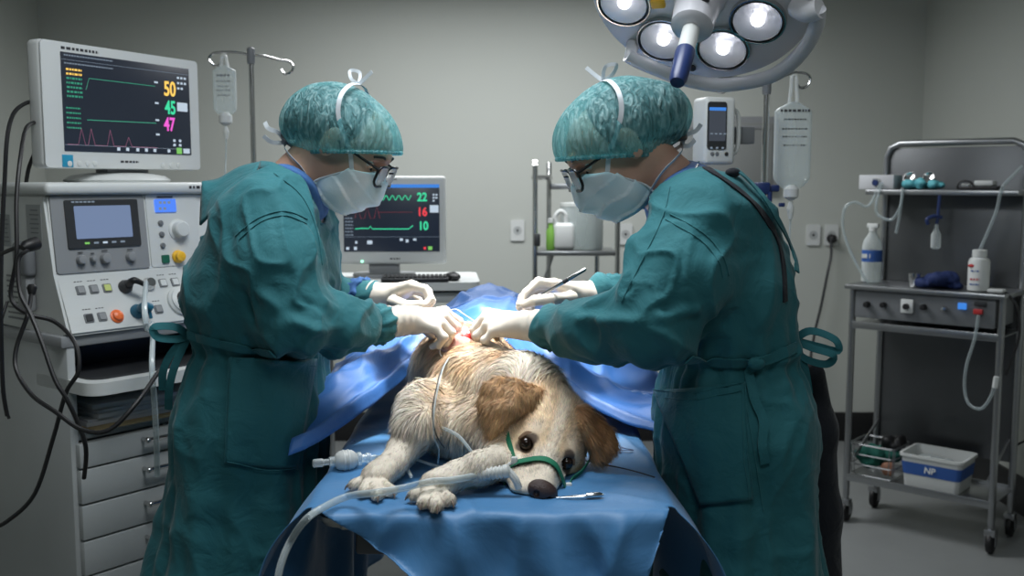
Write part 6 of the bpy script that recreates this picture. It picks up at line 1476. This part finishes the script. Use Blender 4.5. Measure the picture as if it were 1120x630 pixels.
# face details
M['nose'] = mat('dog_nose', (.045, .024, .022), .38, bump=.5, bscale=500); M['dogeye'] = mat('dog_eye', (.012, .006, .004), .06, bump=.001)
def nose_f(p):
    d = union([s_ell((.097, 0, -.018), (.016, .0235, .0165)), s_ell((.094, 0, -.032), (.010, .012, .011))], .008)(p)
    ns = hardmin([s_ell((.112, s * .0105, -.018), (.007, .0048, .0052)) for s in (-1, 1)]); return smax(d, -smin(ns(p), s_cone((.113, 0, -.022), (.104, 0, -.040), .0012, .0012)(p), .001), .002)
nc = D(.098, 0, -.02); sdf_mesh(in_frame(fd, nose_f), [nc[i] - .03 for i in range(3)], [nc[i] + .03 for i in range(3)], .0014, 'nose', M['nose'], dog)
for s in (-1, 1):
    e = MB().ell(D(.005, s * .0355, -.0128), (.0128, .0128, .0128), 28, 18).build('eye', M['dogeye'], dog)
    MB().tube([D(.000, s * .0215, -.006), D(-.0045, s * .030, .0005), D(-.0045, s * .040, -.0025), D(.002, s * .0485, -.013)], lambda t: .0022 + .0042 * math.sin(math.pi * t), n=8).build('eyelid', mat('eyelid_tan', (.20, .12, .07), .7, bump=.05), e)
    MB().tube([D(.098, s * .003, -.040), D(.088, s * .014, -.052), D(.066, s * .026, -.056), D(.045, s * .032, -.058)], .0020, n=6).build('lip_line', M['nose'], dog)
for T_, c_ in ((toes1, Lg1[-1]), (toes2, Lg2[-1])):
    for t_ in T_:
        d_ = (t_ - c_); d_.z = 0; d_.normalize(); MB().tube([t_ + d_ * .009 + Vector((0, 0, .002)), t_ + d_ * .015 + Vector((0, 0, -.002)), t_ + d_ * .018 + Vector((0, 0, -.008))], lambda t: .0030 - .002 * t, n=8).build('claw', mat('claw', (.20, .15, .12), .4, bump=.01), dog)
# the shaved, opened wound
def wtint(P):
    q = (P - A3(WC)) / A3((.045, .06, .05)); r = np.linalg.norm(q[:, :2], axis=1); n = NZ.noise(P, 60); n2 = NZ.noise(P + 4, 130)
    c = np.tile(lin(.62, .42, .36), (len(P), 1)); w = np.clip(np.exp(-((r - .66 - .15 * n) / .22) ** 2) * 1.8 * ss(n + .6 * n2, -.5, .1), 0, 1)[:, None]
    c = c * (1 - w) + lin(.40, .012, .012) * w; w2 = np.exp(-(r / .35) ** 2)[:, None] * .6; return c * (1 - w2) + lin(.75, .45, .36) * w2
wf = union([s_ell(WC + Vector((0, .0, .0)), (.048, .060, .036)), s_cone(WC + Vector((-.02, -.03, .022)), WC + Vector((-.012, .03, .030)), .007, .006), s_cone(WC + Vector((.025, -.02, .022)), WC + Vector((.02, .03, .028)), .007, .006)], .01)
sdf_mesh(lambda p: wf(p) + .003 * NZ.noise(p, 70), [WC[i] - .09 for i in range(3)], [WC[i] + .09 for i in range(3)], .0025, 'surgical_wound', vcol('wet_tissue', .22, .3, 150), dog, post=lambda P, N: (P, wtint(P)))

# green tie round the muzzle, white toggles
gm = mat('green_tie', (.01, .16, .085), .6, bump=.1)
t = thing('muzzle_tie', 'green gauze tie looped round the muzzle and behind the ear of the dog', 'tie', D(.04, 0, 0)); mt_o = t.location
def onhead(pts, lift=.004):
    out = []
    for p in pts:
        p = A3(p)
        for _ in range(14):
            d = dog_head(p[None])[0] - lift; g_ = np.array([dog_head((p + e)[None])[0] - dog_head((p - e)[None])[0] for e in np.eye(3) * .002]); p = p - d * g_ / (np.linalg.norm(g_) + 1e-9)
        out.append(fd @ Vector(p) - mt_o)
    return out
loop = onhead([(.050 + .004 * math.cos(a), .05 * math.cos(a), -.035 + .05 * math.sin(a)) for a in [2 * math.pi * k / 20 for k in range(20)]], .0045)
cth = fd @ Vector((.05, 0, -.035)) - mt_o
MB().ribbon(loop + loop[:1], .017, lambda p: p - cth, .0018, sub=3).build('muzzle_loop', gm, t)
hc_ = fd @ Vector((-.03, 0, -.04)) - mt_o
for s in (-1, 1):
    cp = onhead([(.044, s * .040, -.030), (.018, s * .05, -.028), (-.008, s * .06, -.022), (-.034, s * .07, -.016), (-.060, s * .075, -.010)], .0075)
    MB().ribbon(cp, .010, lambda p: p - hc_, .0018, sub=4).build('cheek_strap', gm, t)
    k = cp[0]; b = MB(); b.box(k, (.012, .010, .016), .003); b.cyl(k + Vector((-.006, 0, -.004)), k + Vector((-.012, 0, -.010)), .004); b.build('toggle', M['white'], t)

# ================================================================== TUBES AND SMALL THINGS ON THE DRAPE
zt_ = TZ + .014
# breathing connector at the mouth and the long clear hose
ca, cb_ = T(521, 520, zt_ + .030), T(556, 515, zt_ + .040)
t = thing('tube_connector', 'ribbed white breathing tube connector at the mouth of the dog', 'connector', ca); d = (cb_ - ca)
L = d.length; pr = [(.006, 0), (.009, .002)]
for k in range(6): z = .006 + k * L / 8; pr += [(.0115, z), (.0115, z + L / 18), (.0095, z + L / 16), (.0095, z + L / 9)]
pr += [(.012, L * .86), (.012, L), (.006, L + .004)]
MB().lathe((0, 0, 0), d, pr, 22).build('ribbed_body', M['frosted'], t); MB().tube([d, d + Vector((.012, -.004, -.014)), d + Vector((.018, .0, -.03))], .007).build('mouth_tube', M['frosted'], t)
hose = [ca + d * .05, T(495, 525, zt_ + .034), T(470, 527, zt_ + .040), T(440, 534, zt_ + .030), T(410, 539, zt_ + .032), T(380, 543, zt_ + .012), T(352, 556, zt_ + .006), T(335, 568, zt_ + .002), W(320, 588, 1.62), W(309, 612, 1.60), W(303, 640, 1.58), W(298, 700, 1.56)]
tag(MB().tube(hose, .0062, n=12).build('breathing_hose', M['glass2']), 'long clear breathing hose running from the connector off the front left corner', 'hose')
# filter on the left
fa, fb = T(342, 507, zt_ + .012), T(411, 500, zt_ + .012); d = fb - fa; L = d.length
t = thing('breathing_filter', 'clear bulbous breathing filter lying left of the paws', 'filter', fa)
MB().lathe((0, 0, 0), d, [(.006, 0), (.008, .002), (.008, L * .15), (.006, L * .17), (.006, L * .25), (.009, L * .26), (.009, L * .36)], 22).build('side_port', M['glass'], t)
MB().lathe(d * .34, d, [(.009, 0), (.015, .004), (.0185, .010), (.0195, L * .16), (.0185, L * .28), (.014, L * .33), (.010, L * .36)], 28).build('filter_body', M['frosted'], t)
for k in (.12, .2): MB().lathe(d * (.34 + k), d, [(.0195, 0), (.0205, .001), (.0205, .003), (.0195, .004)], 28).build('rib', M['white'], t)
MB().lathe(d * .70, d, [(.010, 0), (.013, .001), (.013, L * .06), (.008, L * .08), (.008, L * .14), (.010, L * .15), (.010, L * .2), (.005, L * .22), (.005, L * .3)], 22).build('end_port', M['glass'], t)
tag(MB().tube([T(410, 499, zt_ + .012), T(435, 501, zt_ + .035), T(455, 503, zt_ + .02), T(478, 510, zt_ + .004), T(500, 513, zt_ + .012), T(518, 512, zt_ + .02)], .0028).build('clear_tube', M['glass2']), 'thin clear line from the filter across the front leg', 'tube')
tag(MB().tube([T(450, 522, zt_ + .002), T(443, 505, zt_ + .025), T(447, 488, zt_ + .055), T(460, 474, zt_ + .075), T(480, 468, zt_ + .080), T(500, 476, zt_ + .066), T(514, 492, zt_ + .045), T(519, 502, zt_ + .03)], .0034).build('clear_tube', M['glass2']), 'clear curved tube arching between the two front legs', 'tube')
tag(MB().tube([W(497, 383, 2.10), W(486, 400, 1.99), W(480, 420, 1.89), W(476, 440, 1.83), W(474, 460, 1.80), W(475, 478, 1.80), W(480, 492, 1.82), W(479, 506, 1.85)], .0016).build('suction_line', M['glass2']), 'thin clear line hanging from the wound down over the chest', 'tube')
tag(MB().tube([W(497, 383, 2.12), W(484, 402, 1.98), W(477, 425, 1.88), W(473, 450, 1.81), W(477, 475, 1.80), W(486, 490, 1.82)], .0012).build('suture_thread', M['dark']), 'fine dark thread beside the clear line over the chest', 'thread')
# forceps on the drape
a = T(608, 544, zt_ - .001); b_ = T(661, 541, zt_ + .001); d = b_ - a; L = d.length; t = thing('forceps', 'small steel forceps lying on the drape beside the nose', 'forceps', a); q = Vector((d.y, -d.x, 0)).normalized()
for s in (-1, 1): MB().tube([d * .98, d * .6 + q * s * .0030, d * .3 + q * s * .0022, q * s * .0004], lambda u: .0024 - .0016 * u, n=8, flat=.7).build('arm', M['chrome'], t)
MB().lathe(d * .62, d, [(.0042, 0), (.005, .002), (.005, L * .28), (.003, L * .34)], 14).build('grip', M['chrome'], t)
# instrument and suture in the near hands
t = thing('needle_holder', 'thin steel needle holder held in the near hand of the left surgeon', 'needle holder', W(478, 366, 2.10)); o_ = t.location
for s in (-1, 1): MB().tube([W(470 + s, 352, 2.12) - o_, W(478 + s * 1.5, 367, 2.10) - o_, W(486, 384, 2.13) - o_], .0016).build('arm', M['chrome'], t)
tag(MB().tube([W(520, 352, 2.21), W(508, 344, 2.24), W(498, 338, 2.26), W(490, 341, 2.24)], .0009).build('suture_thread', M['white']), 'fine pale suture stretched between the gloved hands', 'thread')
tag(MB().tube([W(486, 372, 2.13), W(481, 385, 2.09), W(488, 394, 2.09), W(497, 389, 2.12), W(495, 376, 2.16)], .0011).build('suture_thread', M['white']), 'pale loop of suture hanging below the left near glove', 'thread')
# ink marks printed on the drape
for nm, lab, px, py, sc in (('printed_mark', 'small dark printed mark on the drape right of the right ear', 685, 492, 1.0), ('printed_mark', 'tiny dark printed mark on the drape above the filter', 386, 483, .4)):
    c = T(px, py, TZ + .016); b = MB(); rg2 = random.Random(8)
    b2 = [(c + Vector((rg2.uniform(-.014, .014) * sc, rg2.uniform(-.012, .012) * sc, .0005 * k))) for k in range(7)]; b.ribbon(b2, .0035 * sc, (0, 0, 1), .0006, sub=2); tag(b.build(nm, M['navy']), lab, 'mark')
tag(MB().tube([T(641, 504, zt_), T(655, 507, zt_ + .002), T(680, 512, zt_ + .001), T(700, 517, zt_), T(716, 522, zt_)], .0013).build('thread', M['ink']), 'dark thread lying across the drape from the right ear', 'thread')

# legs, clogs of the two people (below the frame) and parent offsets
for par, xc_, yc_, s in ((pl_, hipz.x, NYL, 1), (pr_, W(805, 430, NYR).x, NYR, -1)):
    for k in (-1, 1):
        hp_ = Vector((xc_, yc_ + k * .09, .75)); a_ = Vector((xc_ + s * .005, yc_ + k * .12, .10)); f = s_cone(hp_, a_, .10, .065)
        lo = [min(hp_[i], a_[i]) - .12 for i in range(3)]; hi = [max(hp_[i], a_[i]) + .12 for i in range(3)]
        sdf_mesh(lambda p: smax(f(p) - .004 * NZ.noise(p, 14), .07 - p[:, 2], .004), lo, hi, .01, 'trouser_leg', M['trouser'], par)
        c_ = Vector((xc_ + s * .045, yc_ + k * .12, .0)); cf_ = union([s_ell(c_ + Vector((s * .05, 0, .02)), (.095, .052, .05)), s_ell(c_ + Vector((-s * .04, 0, .03)), (.06, .042, .055))], .03)
        sdf_mesh(lambda p: smax(smax(cf_(p), .004 - p[:, 2], .003), p[:, 2] - .09, .006), [c_.x - .2, c_.y - .1, -.02], [c_.x + .2, c_.y + .1, .14], .007, 'clog', M['white'], par)
for par in (pl_, pr_, dog):
    off = Matrix.Translation(-Vector(par.location))
    for o in list(bpy.data.objects):
        if o.parent == par: o.matrix_parent_inverse = off
